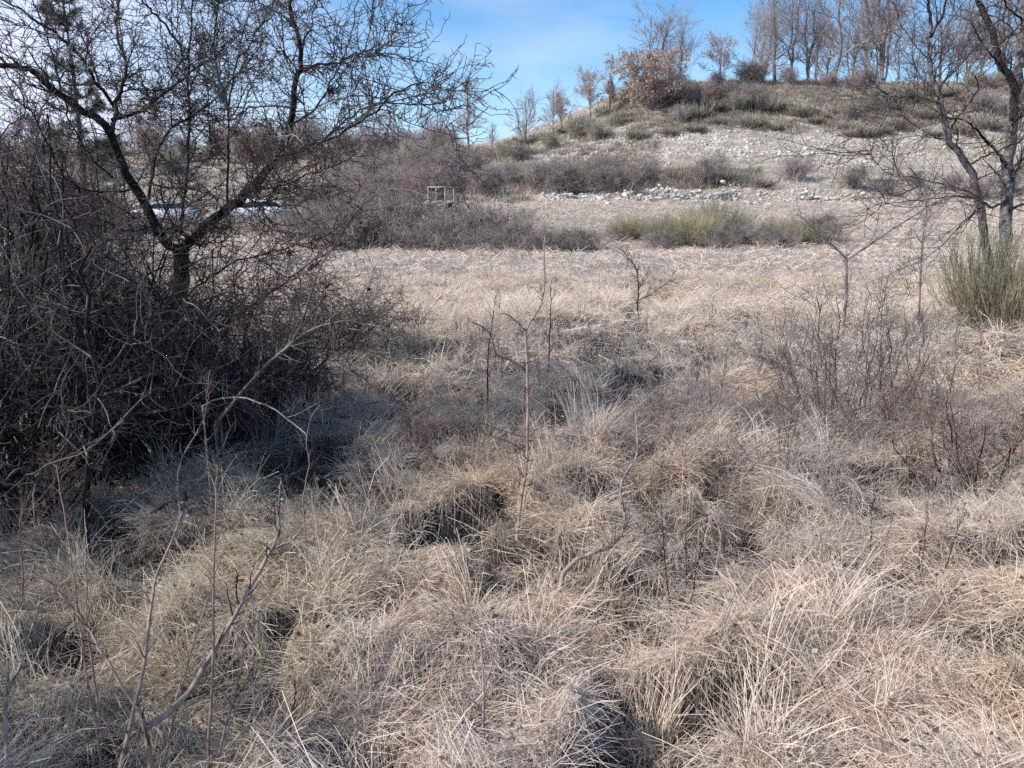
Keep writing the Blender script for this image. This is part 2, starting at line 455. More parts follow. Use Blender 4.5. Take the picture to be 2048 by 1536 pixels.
build_grass('meadow_grass', 'dry straw-coloured grass of the open meadow with a paler band', [
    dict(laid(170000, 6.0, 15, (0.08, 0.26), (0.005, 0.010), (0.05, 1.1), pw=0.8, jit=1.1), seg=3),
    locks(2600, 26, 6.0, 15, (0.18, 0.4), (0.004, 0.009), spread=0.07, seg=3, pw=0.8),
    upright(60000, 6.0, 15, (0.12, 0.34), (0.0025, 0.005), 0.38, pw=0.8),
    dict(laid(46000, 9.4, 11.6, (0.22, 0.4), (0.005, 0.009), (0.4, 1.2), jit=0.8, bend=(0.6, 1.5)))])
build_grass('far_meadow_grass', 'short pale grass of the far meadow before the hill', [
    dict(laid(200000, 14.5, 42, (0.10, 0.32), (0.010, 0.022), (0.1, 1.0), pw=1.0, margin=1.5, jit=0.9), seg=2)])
nh = 130000
hx = rng.uniform(-45, 48, nh); hy = rng.uniform(41, 72, nh)
hc = grass_color(hx, hy, nh) * 0.85
hp = fbm(N2, hx * 0.5, hy * 0.9, 3)
kk = hp + 0.2 * rng.random(nh) > 0.52
hx, hy, hc = hx[kk], hy[kk], hc[kk]; nh = len(hx)
build_grass('hillside_grass', 'dry grey-beige grass patches on the stony hillside', [
    dict(x=hx, y=hy, L=rng.uniform(0.15, 0.4, nh), W=rng.uniform(0.02, 0.05, nh), phi=rng.uniform(0, 6.28, nh), e0=rng.uniform(0.5, 1.4, nh), bend=rng.uniform(0.2, 1.2, nh), col=hc, seg=2)])

# dead leaves and crumbs of thatch caught in the grass
n = 7000
x, y = region(n, 1.6, 8.5, 0.6, pw=0.9)
P0 = np.stack([x, y, terrain(x, y) + rng.uniform(0.02, 0.16, n)], 1)
a = norm(rng.normal(size=(n, 3)) * np.array([1, 1, 0.5])); b = norm(np.cross(a, rng.normal(size=(n, 3))))
sz = rng.uniform(0.006, 0.016, (n, 1)); mid = norm(np.cross(a, b)) * sz * 0.5
V = np.stack([P0 - a * sz, P0 + b * sz * 0.6 + mid, P0 + a * sz, P0 - b * sz * 0.6 + mid], 1)
C = np.array([(0.30, 0.21, 0.15), (0.20, 0.14, 0.11), (0.50, 0.46, 0.42), (0.40, 0.31, 0.24)])[rng.integers(0, 4, n)] * rng.uniform(0.6, 1.2, (n, 1))
o = obj('leaf_litter', np_mesh('leaf_litter', V, np.arange(4 * n).reshape(-1, 4), np.repeat(C[:, None], 4, 1), smooth_sh=False), LEAF)
tag(o, 'small curled dead leaves and crumbs caught in the near grass', 'leaf litter', kind='stuff')

# ------------------------------------------------------------------ stones
def ico(sub=2):
    import bmesh
    bm = bmesh.new(); bmesh.ops.create_icosphere(bm, subdivisions=sub, radius=1)
    v = np.array([q.co[:] for q in bm.verts]); f = np.array([[w.index for w in q.verts] for q in bm.faces]); bm.free()
    return v, f
IV2, IF2 = ico(); IV1, IF1 = ico(1)
def stone_geo(P, S, flat=0.6, lo=False):
    IV, IF = (IV1, IF1) if lo else (IV2, IF2)
    n = len(P); V = np.repeat(IV[None], n, 0)
    # chip with random planes so the stones come out angular
    for k in range(7):
        d = norm(rng.normal(size=(n, 3))); c = rng.uniform(0.45, 0.8, n)
        h = (V * d[:, None]).sum(-1) - c[:, None]
        V = V - np.maximum(h, 0)[..., None] * d[:, None]
    V = V * (S[:, None, None] * rng.uniform(0.6, 1.25, (n, 1, 3)) * np.array([1, 1, flat]))
    a = rng.uniform(0, 6.28, n); ca, sa = np.cos(a)[:, None], np.sin(a)[:, None]
    X = V[..., 0] * ca - V[..., 1] * sa; Y = V[..., 0] * sa + V[..., 1] * ca
    V = np.stack([X, Y, V[..., 2]], -1) + P[:, None]
    Fc = (IF[None] + (np.arange(n) * len(IV))[:, None, None]).reshape(-1, 3)
    return V.reshape(-1, 3), Fc
def stones_obj(name, P, S, flat=0.6, lo=False):
    v, f = stone_geo(np.asarray(P), np.asarray(S), flat, lo)
    return obj(name, np_mesh(name, v, f, smooth_sh=False), STONE)

def band_points(n, boxes):
    out = []
    for (x0, x1, ya, yb, w) in boxes:
        # corners of a picture patch dropped on the ground, then scattered over the patch itself
        a, b, c, d = hit(x0, ya), hit(x1, ya), hit(x0, yb), hit(x1, yb)
        m = int(n * w)
        u, v = rng.random((m, 1)), rng.random((m, 1))
        p = (a * (1 - u) + b * u) * (1 - v) + (c * (1 - u) + d * u) * v
        k = fbm(N1, p[:, 0] * 0.7, p[:, 1] * 1.3, 2) + 0.25 * rng.random(m) > 0.58
        out.append(p[k])
    p = np.concatenate(out); p[:, 2] = terrain(p[:, 0], p[:, 1])
    return p
rub = band_points(52000, [(1045, 1340, 280, 336, 0.28), (1050, 1500, 284, 325, 0.30), (1250, 1850, 258, 322, 0.40), (1550, 1760, 305, 335, 0.10), (1120, 1350, 240, 272, 0.05), (1700, 2060, 280, 335, 0.08), (1620, 2060, 175, 240, 0.05), (1230, 1500, 205, 240, 0.03), (1040, 1720, 382, 408, 0.12)])
rs = np.where(rng.random(len(rub)) < 0.04, rng.uniform(0.08, 0.2, len(rub)), rng.gamma(1.8, 0.016, len(rub)) + 0.018)
o = stones_obj('limestone_rubble', rub + np.array([0, 0, 0.01]), rs, 0.6, True)
tag(o, 'white limestone rubble strewn in bands across the hillside', 'stones', kind='stuff')

def scrub(name, label, boxes, n, cols, size=(0.12, 0.34), nb=34, thr=0.45):
    ps = []
    for (x0, x1, ya, yb, w) in boxes:
        m = int(n * w); y = rng.uniform(ya, yb, m); px = rng.uniform(x0, x1, m)
        x = (px - 1024) / F * y / 0.99
        k = fbm(N4, x * 0.5 + 9, y * 0.5, 3) + 0.25 * rng.random(m) > thr
        ps.append(np.stack([x[k], y[k]], 1))
    p = np.concatenate(ps); m = len(p)
    sz = rng.uniform(*size, m); ci = rng.integers(0, len(cols), m)
    P0 = np.repeat(p, nb, 0); S = np.repeat(sz, nb); N_ = len(P0)
    a = rng.uniform(0, 6.28, N_); r = np.sqrt(rng.random(N_)) * S * 0.8
    x = P0[:, 0] + np.cos(a) * r; y = P0[:, 1] + np.sin(a) * r
    c = np.array(cols)[np.repeat(ci, nb)] * rng.uniform(0.55, 1.35, (N_, 1))
    v, q, cc = blades(x, y, S * rng.uniform(0.7, 1.6, N_), rng.uniform(0.018, 0.04, N_), a, rng.uniform(0.5, 1.4, N_), rng.uniform(0, 0.8, N_), c, seg=2)
    o = obj(name, np_mesh(name, v, q, cc, smooth_sh=False), GRASS); tag(o, label, 'scrub', kind='stuff')
scrub('hillside_scrub', 'low olive and brown scrub tufts covering the slopes of the hill', [(1000, 1300, 47, 66, 0.2), (1300, 2080, 55, 66, 0.3), (1200, 2080, 56, 69, 0.45)], 5200,
      [(0.23, 0.215, 0.155), (0.28, 0.255, 0.19), (0.27, 0.225, 0.195), (0.22, 0.185, 0.165), (0.36, 0.325, 0.27)])
scrub('ridge_scrub', 'low brown scrub covering the slope behind the hedge and the thorn tree', [(-60, 1050, 34, 66, 0.8), (1000, 1500, 42, 47, 0.2)], 3000,
      [(0.27, 0.235, 0.20), (0.24, 0.20, 0.18), (0.24, 0.235, 0.16), (0.30, 0.22, 0.19)], size=(0.15, 0.4))

def stone_wall(px0, px1, py, h, label, base=None, n=220, sz=0.13):
    a, b = hit(px0, py), hit(px1, py)
    u = rng.random(n); v = rng.random(n)
    p = a + (b - a) * u[:, None]
    p[:, 1] += rng.normal(0, 0.45, n); p[:, 0] += rng.normal(0, 0.1, n)
    env = 0.55 + 0.45 * np.sin(u * 17 + 1.3) * np.sin(u * 5.1)
    p[:, 2] = terrain(p[:, 0], p[:, 1]) + v ** 1.3 * h * np.clip(env, 0.05, 1) - 0.02
    o = stones_obj('dry_stone_wall', p, rng.gamma(4, 0.25, n).clip(0.3, 2.2) * sz, 0.65)
    tag(o, label, 'stone wall', group='tumbled dry stone walls at the foot of the hill')
stone_wall(1235, 1475, 400, 0.75, 'long grey-white tumbled dry stone wall at the foot of the hill behind the broom', n=330, sz=0.095)
stone_wall(1545, 1725, 402, 0.45, 'low broken stone wall at the hill foot, left of the twin-stemmed tree', n=150, sz=0.085)
stone_wall(940, 1010, 392, 0.4, 'short white stone pile behind the bramble hedge, right of the pale frame', n=90, sz=0.11)
stone_wall(1085, 1215, 398, 0.3, 'scattered low white stones left of the long stone wall', n=110, sz=0.11)

def boulder(px, py, s, label, g='pale rocks lying in the grass'):
    p = hit(px, py); p[2] += s * 0.2
    v, f = stone_geo(p[None], np.array([s]), 0.6)
    o = obj('rock', np_mesh('rock', v, f, smooth_sh=False), STONE)
    tag(o, label, 'rock', g)
boulder(1812, 772, 0.085, 'rounded pale rock under the thorn shrub on the right')
boulder(1885, 780, 0.10, 'white angular rock right of the thorn shrub, upper one')
boulder(1862, 800, 0.12, 'flat white rock right of the thorn shrub, lowest and largest')
boulder(1905, 795, 0.06, 'small white rock at the right end of the rock patch')
boulder(1500, 732, 0.08, 'lone grey rock in the grass left of the thorn shrub')
boulder(1217, 410, 0.16, 'white stone lying in front of the hedge end below the hill')
boulder(1530, 418, 0.15, 'white stone on the meadow edge below the long wall')

# pale frame behind the hedge, standing on white stones
fp = np.array([*at(884, 400, 32.0)[:2], 0.0]); fz = float(terrain(fp[0], fp[1]))
PALE_WOOD = bark_mat('bleached_wood', (0.28, 0.25, 0.225), (0.50, 0.46, 0.42), 8)
DARK_OPENING = bark_mat('dark_opening', (0.10, 0.09, 0.095), (0.17, 0.155, 0.155), 8)  # stands for the darkness seen through the frame's openings
def box_me(name, x0, x1, y0, y1, z0, z1):
    V = np.array([[x, y, z] for z in (z0, z1) for y in (y0, y1) for x in (x0, x1)])
    Q = np.array([[0, 2, 3, 1], [4, 5, 7, 6], [0, 1, 5, 4], [2, 6, 7, 3], [0, 4, 6, 2], [1, 3, 7, 5]])
    return np_mesh(name, V, Q, smooth_sh=False)
topz = float(at(884, 373, 32.0)[2])
ztop = topz - fz; zb = ztop - 0.56
t = thing('wooden_frame', 'small pale wooden frame with dark openings standing on white stones behind the hedge', 'wooden frame', (fp[0], fp[1], fz))
obj('top_rail', box_me('top_rail', -0.56, 0.62, -0.03, 0.03, ztop - 0.05, ztop), PALE_WOOD, t)
for xp in (-0.54, -0.22, 0.12, 0.46):
    obj('post', box_me('post', xp - 0.025, xp + 0.025, -0.026, 0.026, max(zb - 0.5, 0.0) * 0 - 0.1, ztop - 0.05), PALE_WOOD, t)
obj('dark_opening_sheet', box_me('dark_opening_sheet', -0.51, 0.10, 0.035, 0.05, zb, ztop - 0.06), DARK_OPENING, t)  # added dark sheet in place of the dark ground seen through the openings
n = 110; u = rng.uniform(-0.65, 0.75, n)
P = np.stack([fp[0] + u, fp[1] - 0.12 + rng.normal(0, 0.12, n), fz + rng.random(n) * max(zb, 0.2)], 1)
o = stones_obj('stone_heap', P, rng.uniform(0.07, 0.14, n), 0.7)
tag(o, 'heap of white stones beneath the pale wooden frame', 'stone heap')

# ------------------------------------------------------------------ parked cars far left, behind the tree
def loft_car(name, paint, label, loc, rz, est=False):
    t = thing(name, label, 'car', loc, rz=rz)
    # side profile stations (x, z low, z belt, half width)
    import bmesh
    xsn = np.array([-2.1, -2.0, -1.6, -0.9, 0.0, 0.8, 1.4, 1.9, 2.08]); zt = np.array([0.60, 0.72, 0.84, 0.88, 0.88, 0.88, 0.92, 0.86, 0.66])
    hw = np.array([0.62, 0.76, 0.83, 0.86, 0.86, 0.86, 0.84, 0.78, 0.66])
    ring = []
    for x, z, w in zip(xsn, zt, hw):
        ring.append([[x, -w * 0.92, 0.24], [x, -w, 0.42], [x, -w * 0.98, z - 0.12], [x, -w * 0.9, z], [x, w * 0.9, z], [x, w * 0.98, z - 0.12], [x, w, 0.42], [x, w * 0.92, 0.24]])
    V = np.array(ring).reshape(-1, 3); K = 8; Q = []
    for i in range(len(xsn) - 1):
        for j in range(K): Q.append([i * K + j, (i + 1) * K + j, (i + 1) * K + (j + 1) % K, i * K + (j + 1) % K])
    def capf(i0, rev): 
        r = [i0 * K + j for j in range(K)]
        q = [[r[0], r[1], r[6], r[7]], [r[1], r[2], r[5], r[6]], [r[2], r[3], r[4], r[5]]]
        return [w[::-1] for w in q] if rev else q
    Q += capf(0, False) + capf(len(xsn) - 1, True)
    obj('body', np_mesh('body', V, np.array(Q)), paint, t)
    cab = np.array([[-0.95, 0.87], [-0.35, 1.34], [0.2, 1.44], [1.1, 1.40], [1.75, 0.91]])
    ring = [[[x, -0.76 if z < 1 else -0.6, z], [x, 0.76 if z < 1 else 0.6, z]] for x, z in cab]
    V = np.array(ring).reshape(-1, 3)
    Q = [[2 * i, 2 * i + 2, 2 * i + 3, 2 * i + 1] for i in range(4)]
    s0 = [[0, 2, 4, 4]]
    obj('windscreen', np_mesh('windscreen', V[:4], np.array([[0, 2, 3, 1]]), smooth_sh=False), GLASS, t)
    obj('roof', np_mesh('roof', V[2:8] + np.array([0, 0, 0.003]), np.array([[0, 2, 3, 1], [2, 4, 5, 3]]), smooth_sh=False), paint, t)
    obj('rear_window', np_mesh('rear_window', V[6:10], np.array([[0, 2, 3, 1]]), smooth_sh=False), GLASS, t)
    for s in (0, 1):
        cs = V[s::2]; cs = np.vstack([cs, [[0.3, cs[0, 1], 0.87]]])
        obj('cabin_side', np_mesh('cabin_side', cs, np.array([[0, 1, 2, 5], [5, 2, 3, 4]]), smooth_sh=False), paint, t)
        W = V[s::2].copy(); ctr = np.array([0.3, 0, 1.12]); W = ctr * np.array([1, 0, 1]) + (W - ctr * np.array([1, 0, 1])) * np.array([0.84, 1.0, 0.74]); W[:, 1] += (s * 2 - 1) * 0.006; W = np.vstack([W, [[0.3, W[0, 1], W[0, 2]]], [[0.3, W[2, 1], W[2, 2]]]])
        obj('side_window', np_mesh('side_window', W, np.array([[0, 1, 2, 5], [5, 2, 3, 4]]), smooth_sh=False), GLASS, t)
    for x in (-1.3, 1.3):
        for s in (-1, 1):
            a = np.linspace(0, 2 * PI, 21)[:-1]
            r1 = np.stack([x + 0.31 * np.cos(a), np.full(20, s * 0.70), 0.31 + 0.31 * np.sin(a)], 1); r2 = r1.copy(); r2[:, 1] = s * 0.89
            V2 = np.vstack([r1, r2, [[x, s * 0.88, 0.31]]])
            Q2 = [[j, (j + 1) % 20, 20 + (j + 1) % 20, 20 + j] for j in range(20)]
            wh = obj('wheel', np_mesh('wheel', V2[:40], np.array(Q2)), TYRE, t)
            rim = np.array([[x + 0.2 * math.cos(b), s * 0.885, 0.31 + 0.2 * math.sin(b)] for b in a] + [[x, s * 0.87, 0.31]])
            obj('rim', np_mesh('rim', rim, np.array([[j, (j + 1) % 20, 20] for j in range(20)])), RIM, wh)
    return t
def simple(name, c, rough=0.4, metal=0.0, coat=0.0):
    m, nt, out = new_mat(name); N = nt.nodes
    b = N.new('ShaderNodeBsdfPrincipled'); b.inputs['Roughness'].default_value = rough; b.inputs['Metallic'].default_value = metal
    n = N.new('ShaderNodeTexNoise'); n.inputs['Scale'].default_value = 6
    r = N.new('ShaderNodeMix'); r.data_type = 'RGBA'; r.inputs[6].default_value = (*[v * 0.88 for v in c], 1); r.inputs[7].default_value = (*c, 1)
    nt.links.new(n.outputs[0], r.inputs[0]); nt.links.new(r.outputs[2], b.inputs['Base Color']); nt.links.new(b.outputs[0], out.inputs[0])
    return m
PAINT = simple('white_car_paint', (0.78, 0.79, 0.82), 0.25); GLASS = simple('dark_car_glass', (0.03, 0.035, 0.05), 0.08)
TYRE = simple('tyre_rubber', (0.02, 0.02, 0.02), 0.8); RIM = simple('wheel_rim', (0.4, 0.4, 0.42), 0.3, 0.8)
p = col_at(512, 46.0); loft_car('parked_car', PAINT, 'white car with dark windows parked behind the forked tree, right of its trunk', (p[0], p[1], p[2]), 0.18)
p = col_at(330, 47.0); loft_car('parked_car', PAINT, 'white car glimpsed through the fork, left of the trunk of the thorn tree', (p[0], p[1], p[2]), 0.12)

# ------------------------------------------------------------------ far bare trees
def bare_tree_me(seed, H=8.0, spread=0.5, stems=1, dense=1.0, tw=0.011, low=0.25, splay=1.0, thick=1.0):
    global rng
    old = rng; rng = np.random.default_rng(seed)
    P, R = [], []
    for i in range(stems):
        a = rng.uniform(0, 6.28); ln = (0.0 if stems == 1 else rng.uniform(0.03, 0.12)) * splay
        K = 12; tt = np.linspace(0, 1, K)
        w = np.cumsum(rng.normal(0, 0.018, (K, 2)), 0) * H * 0.55
        w[0] = 0
        q = np.stack([w[:, 0] + math.cos(a) * ln * tt * H * 0.6, w[:, 1] + math.sin(a) * ln * tt * H * 0.6, tt * H * rng.uniform(0.85, 1.0) - 0.15], 1)
        P.append(q); R.append(H * 0.0095 * thick * (1.05 - tt) ** 0.8 * rng.uniform(0.8, 1.1) + 0.008)
    P, R = np.array(P), np.array(R)
    b1 = grow(P, R, int(18 * stems ** 0.7 * dense), (H * 0.2 * spread * 2, H * 0.42 * spread * 2), (0.75, 1.25), K=8, wig=0.16, up=0.35, t0=low, t1=0.93, rr=(0.35, 0.6), rmin=0.012, lt=0.55)
    b2 = grow(*b1, int(110 * stems ** 0.6 * dense), (H * 0.10, H * 0.26), (0.4, 1.0), K=6, wig=0.18, up=0.5, t0=0.2, rr=(0.45, 0.7), rmin=tw)
    b2b = grow(P, R, int(40 * dense), (H * 0.06, H * 0.18), (0.4, 1.0), K=5, wig=0.18, up=0.6, t0=0.4, rr=(0.2, 0.4), rmin=tw, rmax=0.03)
    b3 = grow(*b2, int(620 * dense), (H * 0.04, H * 0.12), (0.3, 0.95), K=4, wig=0.18, up=0.4, t0=0.15, rr=(0.6, 0.9), rmin=tw * 0.8, rmax=tw * 1.3)
    tr = tubes('trunk', [(P, R)], 7); br = tubes('crown', [b1, b2, b2b, b3], s_list=[5, 4, 3, 3])
    tips = b3[0][:, 2:].reshape(-1, 3); tips2 = b2[0][:, 2:].reshape(-1, 3)
    rng = old
    return tr, br, tips, tips2
def leaf_me(name, pts, n, size, c, var=0.25, spread=0.08):
    i = rng.integers(0, len(pts), n); p = pts[i] + rng.normal(0, spread, (n, 3))
    a = norm(rng.normal(size=(n, 3))); b = norm(np.cross(a, rng.normal(size=(n, 3))))
    s = size * rng.uniform(0.6, 1.4, (n, 1))
    V = np.stack([p - a * s, p + b * s * 0.5, p + a * s, p - b * s * 0.5], 1).reshape(-1, 3)
    Q = np.arange(4 * n).reshape(-1, 4)
    C = np.array(c) * rng.uniform(1 - var, 1 + var, (n, 1)) * np.ones((1, 3)); C = np.repeat(C[:, None], 4, 1)
    return np_mesh(name, V, Q, C, smooth_sh=False)
TREES = {}
def tree_proto(key, seed, leaf=None, **kw):
    TREES[key] = (bare_tree_me(seed, **kw), leaf)
tree_proto('tall1', 101, H=10, spread=0.6, dense=1.5, low=0.15)
tree_proto('tall2', 102, H=10, spread=0.5, stems=2, dense=1.5, low=0.15)
tree_proto('tall3', 103, H=10, spread=0.5, stems=3, dense=1.5, low=0.12, splay=1.3)
tree_proto('tall4', 104, H=10, spread=0.5, stems=2, dense=1.8, low=0.15)
tree_proto('round1', 105, H=5, spread=0.75, stems=3, dense=1.5, low=0.1, splay=3.0)
tree_proto('round2', 106, H=5, spread=0.7, stems=2, dense=1.5, low=0.15, splay=2.5)
tree_proto('slim', 107, H=5, spread=0.42, dense=1.3, low=0.2, thick=1.7)
tree_proto('pinkleaf', 108, leaf=(1300, 0.07, (0.50, 0.37, 0.32)), H=5, spread=0.65, stems=2, low=0.12, dense=1.4)
tree_proto('oakleaf', 109, leaf=(6500, 0.085, (0.50, 0.39, 0.32)), H=3.6, spread=0.95, stems=6, dense=1.6, low=0.06, splay=11.0)
PROTO = {}
def place_tree(key, px, py, h, label, group, Y=None, rz=None):
    wd = rng.uniform(0.85, 1.2)
    (tr, br, tips, tips2), leaf = TREES[key]
    p = hit(px, py) if Y is None else col_at(px, Y)
    H0 = {'tall': 10, 'roun': 5, 'slim': 5, 'pink': 5, 'oakl': 3.6}[key[:4]]
    s = h / H0; rz = rng.uniform(0, 6.28) if rz is None else rz
    if key in PROTO: return dup(PROTO[key], p, rz, (s * wd, s * wd, s), label, group)
    t = thing('oak_tree' if leaf and leaf[0] > 2000 else 'bare_tree', label, 'tree', p, group, rz, s)
    obj('trunk', tr, FAR_BARK, t); obj('crown', br, FAR_TWIG, t)
    if leaf: obj('foliage', leaf_me('foliage', np.vstack([tips, tips2]), leaf[0], leaf[1], leaf[2]), LEAF, t)
    PROTO[key] = t
    return t
GR = 'bare trees along the hilltop'
ridge = [('tall1', 1487, 66.5, 5.6, 'slender bare tree at the left end of the tall hilltop row'),
 ('tall4', 1530, 68, 8.6, 'bare tree second from left in the tall hilltop row'),
 ('tall2', 1562, 69, 10.5, 'forked bare tree third from left in the tall hilltop row'),
 ('tall3', 1588, 70, 8.2, 'many-stemmed bare tree fourth from left in the tall hilltop row'),
 ('tall1', 1642, 68, 11.0, 'broad tall bare tree standing alone with a straight dark trunk on the hilltop'),
 ('tall4', 1625, 73, 6.0, 'thin bare tree just left of the broad straight-trunked hilltop tree'),
 ('tall2', 1700, 69, 9.0, 'dense bare tree right of the straight-trunked hilltop tree'),
 ('tall3', 1735, 68.5, 12, 'tall many-stemmed bare tree left of the gap of blue sky'),
 ('tall1', 1762, 74, 7.0, 'bare tree at the left edge of the sky gap on the hilltop'),
 ('tall4', 1845, 69, 8.5, 'bare tree behind the pale leaning stem on the right'),
 ('tall2', 1880, 71, 6.8, 'bare tree just right of the pale leaning stem on the hilltop'),
 ('pinkleaf', 1925, 70, 5.0, 'pinkish-brown leafy tree on the hilltop behind the right-hand trunks'),
 ('tall3', 1960, 72, 9.5, 'bare many-stemmed hilltop tree behind the dark leaning limb'),
 ('tall1', 2010, 70, 7.5, 'bare tree at the far right end of the hilltop row'),
 ('tall3', 1508, 73, 6.5, 'short bare tree set back behind the left end of the tall hilltop row'),
 ('tall2', 1610, 75, 8.2, 'set-back bare tree between the many-stemmed and the straight-trunked hilltop trees'),
 ('tall3', 1672, 75, 9.0, 'set-back bare tree just right of the straight-trunked hilltop tree'),
 ('tall1', 1718, 76, 9.5, 'set-back bare tree amid the dense clump left of the sky gap'),
 ('tall4', 1800, 75, 5.5, 'low bare tree standing in the sky gap on the hilltop'),
 ('tall3', 1900, 76, 8.0, 'set-back bare tree right of the pale leaning stem'),
 ('tall4', 1985, 75, 8.5, 'set-back bare tree between the two right-hand trunks'),
 ('tall2', 2040, 74, 9.0, 'set-back bare tree near the right edge of the photo'),
 ('tall2', 2075, 70, 10, 'bare tree cut by the right edge of the photo on the hilltop')]
for key, px, Y, h, lab in ridge: place_tree(key, px, 0, h, lab, GR, Y=Y)
slope = [('slim', 936, 60, 5.3, 'slim lone bare tree standing against cyan sky in the saddle'),
 ('round1', 1048, 60, 3.6, 'small rounded bare tree at the left foot of the hill skyline'),
 ('round2', 1105, 60, 3.4, 'bare tree second up the left skyline of the hill'),
 ('pinkleaf', 1120, 62, 2.6, 'small rusty-leaved tree low on the left skyline of the hill'),
 ('pinkleaf', 1176, 62, 3.9, 'pinkish bare tree halfway up the left skyline of the hill'),
 ('slim', 1215, 64, 3.4, 'thin bare tree just left of the brown-leaved oak'),
 ('round2', 1298, 64, 5.9, 'tall rounded bare tree rising behind the brown-leaved oak'),
 ('tall2', 1350, 65, 5.5, 'narrow pinkish tree right behind the brown-leaved oak'),
 ('pinkleaf', 1425, 66, 4.0, 'small pale-leaved tree between the oak and the tall hilltop row')]
for key, px, Y, h, lab in slope: place_tree(key, px, 0, h, lab, 'trees on the left skyline of the hill', Y=Y)
place_tree('oakleaf', 1300, 190, 3.7, 'low spreading oak holding pale brown leaves on the hill', None, Y=60.5, rz=0.4)
for i, (key, px, Y, h, lab) in enumerate([
 ('round1', 450, 66, 2.6, 'small bare tree on the low ridge right of the forked limbs'),
 ('slim', 500, 68, 3.0, 'thin bare tree on the low ridge beside the grey domed bush'),
 ('round2', 545, 66, 2.3, 'low bare tree left of the grey domed bush on the ridge'),
 ('slim', 795, 64, 3.3, 'bare tree on the low ridge with pale reddish crown'),
 ('round2', 760, 66, 3.0, 'bare tree left of the pale reddish crown on the ridge'),
 ('round1', 860, 64, 3.0, 'bare tree just left of the slim lone tree'),
 ('pinkleaf', 740, 60, 2.5, 'small tree with russet leaves on the low ridge'),
 ('slim', 885, 66, 2.6, 'short bare tree close to the slim lone tree'),
 ('round1', 290, 60, 4.0, 'pale-stemmed bare tree seen through the fork of the thorn tree'),
 ('round2', 60, 58, 3.0, 'bare tree low on the skyline at the far left edge'),
 ('slim', 985, 63, 2.0, 'tiny bare tree in the saddle right of the slim lone tree')]):
    place_tree(key, px, 0, h, lab, 'small trees on the low ridge', Y=Y)

# dark pine behind the thorn tree
def pine(px, Y, H, label, name='pine_tree'):
    p = col_at(px, Y); t = thing(name, label, 'pine tree', p)
    K = 14; tt = np.linspace(0, 1, K)
    P = np.stack([0.15 * np.sin(tt * 3), 0.1 * tt, tt * H], 1)[None]; R = (0.13 * (1.03 - tt))[None]
    obj('trunk', tubes('trunk', [(P, R)], 8), PINE_BARK, t)
    br = []
    zs = np.concatenate([np.arange(0.28 * H, H, 0.42 if H > 5 else 0.2)])
    Q = []; RR = []
    for z in zs:
        f = (z / H); n = 6
        if rng.random() < 0.22: continue
        for k in range(n):
            a = rng.uniform(0, 6.28); l = (1.75 * (1.05 - f) ** 0.7) * rng.uniform(0.45, 1.05)
            u = np.linspace(0, 1, 8)[:, None]
            q = np.concatenate([math.cos(a) * l * u + P[0, 0, 0], math.sin(a) * l * u, z + 0.12 * l * u + 0.2 * l * u ** 3 + rng.normal(0, 0.02, (8, 1))], 1)
            q[:, 0] += 0.15 * math.sin(f * 3)
            Q.append(q); RR.append(0.03 * np.linspace(1, 0.25, 8))
    Q, RR = np.array(Q), np.array(RR)
    side = grow(Q, RR, 420, (0.2, 0.55), (0.5, 1.0), K=5, wig=0.1, up=0.25, t0=0.35, rmin=0.006, flat=0.3)
    obj('branch', tubes('branch', [(Q, RR), side], 4), PINE_BARK, t)
    pts = np.vstack([side[0][:, 2:].reshape(-1, 3), Q[:, 5:].reshape(-1, 3)])
    n = 26000; i = rng.integers(0, len(pts), n); b = pts[i] + rng.normal(0, 0.025, (n, 3))
    d = norm(rng.normal(size=(n, 3)) + np.array([0, 0, 0.35])); l = rng.uniform(0.06, 0.13, (n, 1))
    sd = norm(np.cross(d, rng.normal(size=(n, 3)))) * 0.006
    V = np.stack([b - sd, b + sd, b + d * l + sd * 0.4, b + d * l - sd * 0.4], 1).reshape(-1, 3)
    C = np.array([0.035, 0.05, 0.03]) * rng.uniform(0.6, 1.7, (n, 1)); C = np.repeat(C[:, None], 4, 1)
    obj('needles', np_mesh('needles', V, np.arange(4 * n).reshape(-1, 4), C, smooth_sh=False), LEAF, t)
    return t
pine(172, 28, 9.4, 'tall dark pine in tiered branches standing behind the thorn tree')
pine(1212, 66, 2.2, 'tiny dark conifer left of the brown-leaved oak on the hill', 'young_conifer').scale = (0.35, 0.35, 0.8)

# ------------------------------------------------------------------ shrubs
def stems_fan(n, H, spread, K=6, curve_=0.4, base=0.15, wig=0.05, r=0.006, hvar=0.5):
    a = rng.uniform(0, 6.28, n); rad = np.sqrt(rng.random(n))
    P = np.empty((n, K, 3)); tt = np.linspace(0, 1, K)[None]
    bx = np.cos(a) * rad * base; by = np.sin(a) * rad * base
    sx = np.cos(a) * rad * spread; sy = np.sin(a) * rad * spread
    h = H * (1 - 0.35 * rad ** 2) * rng.uniform(1 - hvar, 1, n)
    P[..., 0] = bx[:, None] + sx[:, None] * tt ** (1 - curve_ * 0.3)
    P[..., 1] = by[:, None] + sy[:, None] * tt ** (1 - curve_ * 0.3)
    P[..., 2] = h[:, None] * (tt ** (1 + curve_ * 0.2)) - 0.05
    P[:, 1:] += np.cumsum(rng.normal(0, wig * H / K, (n, K - 1, 3)), 1)
    R = r * np.linspace(1, 0.4, K)[None] * rng.uniform(0.6, 1.3, (n, 1))
    return P, R
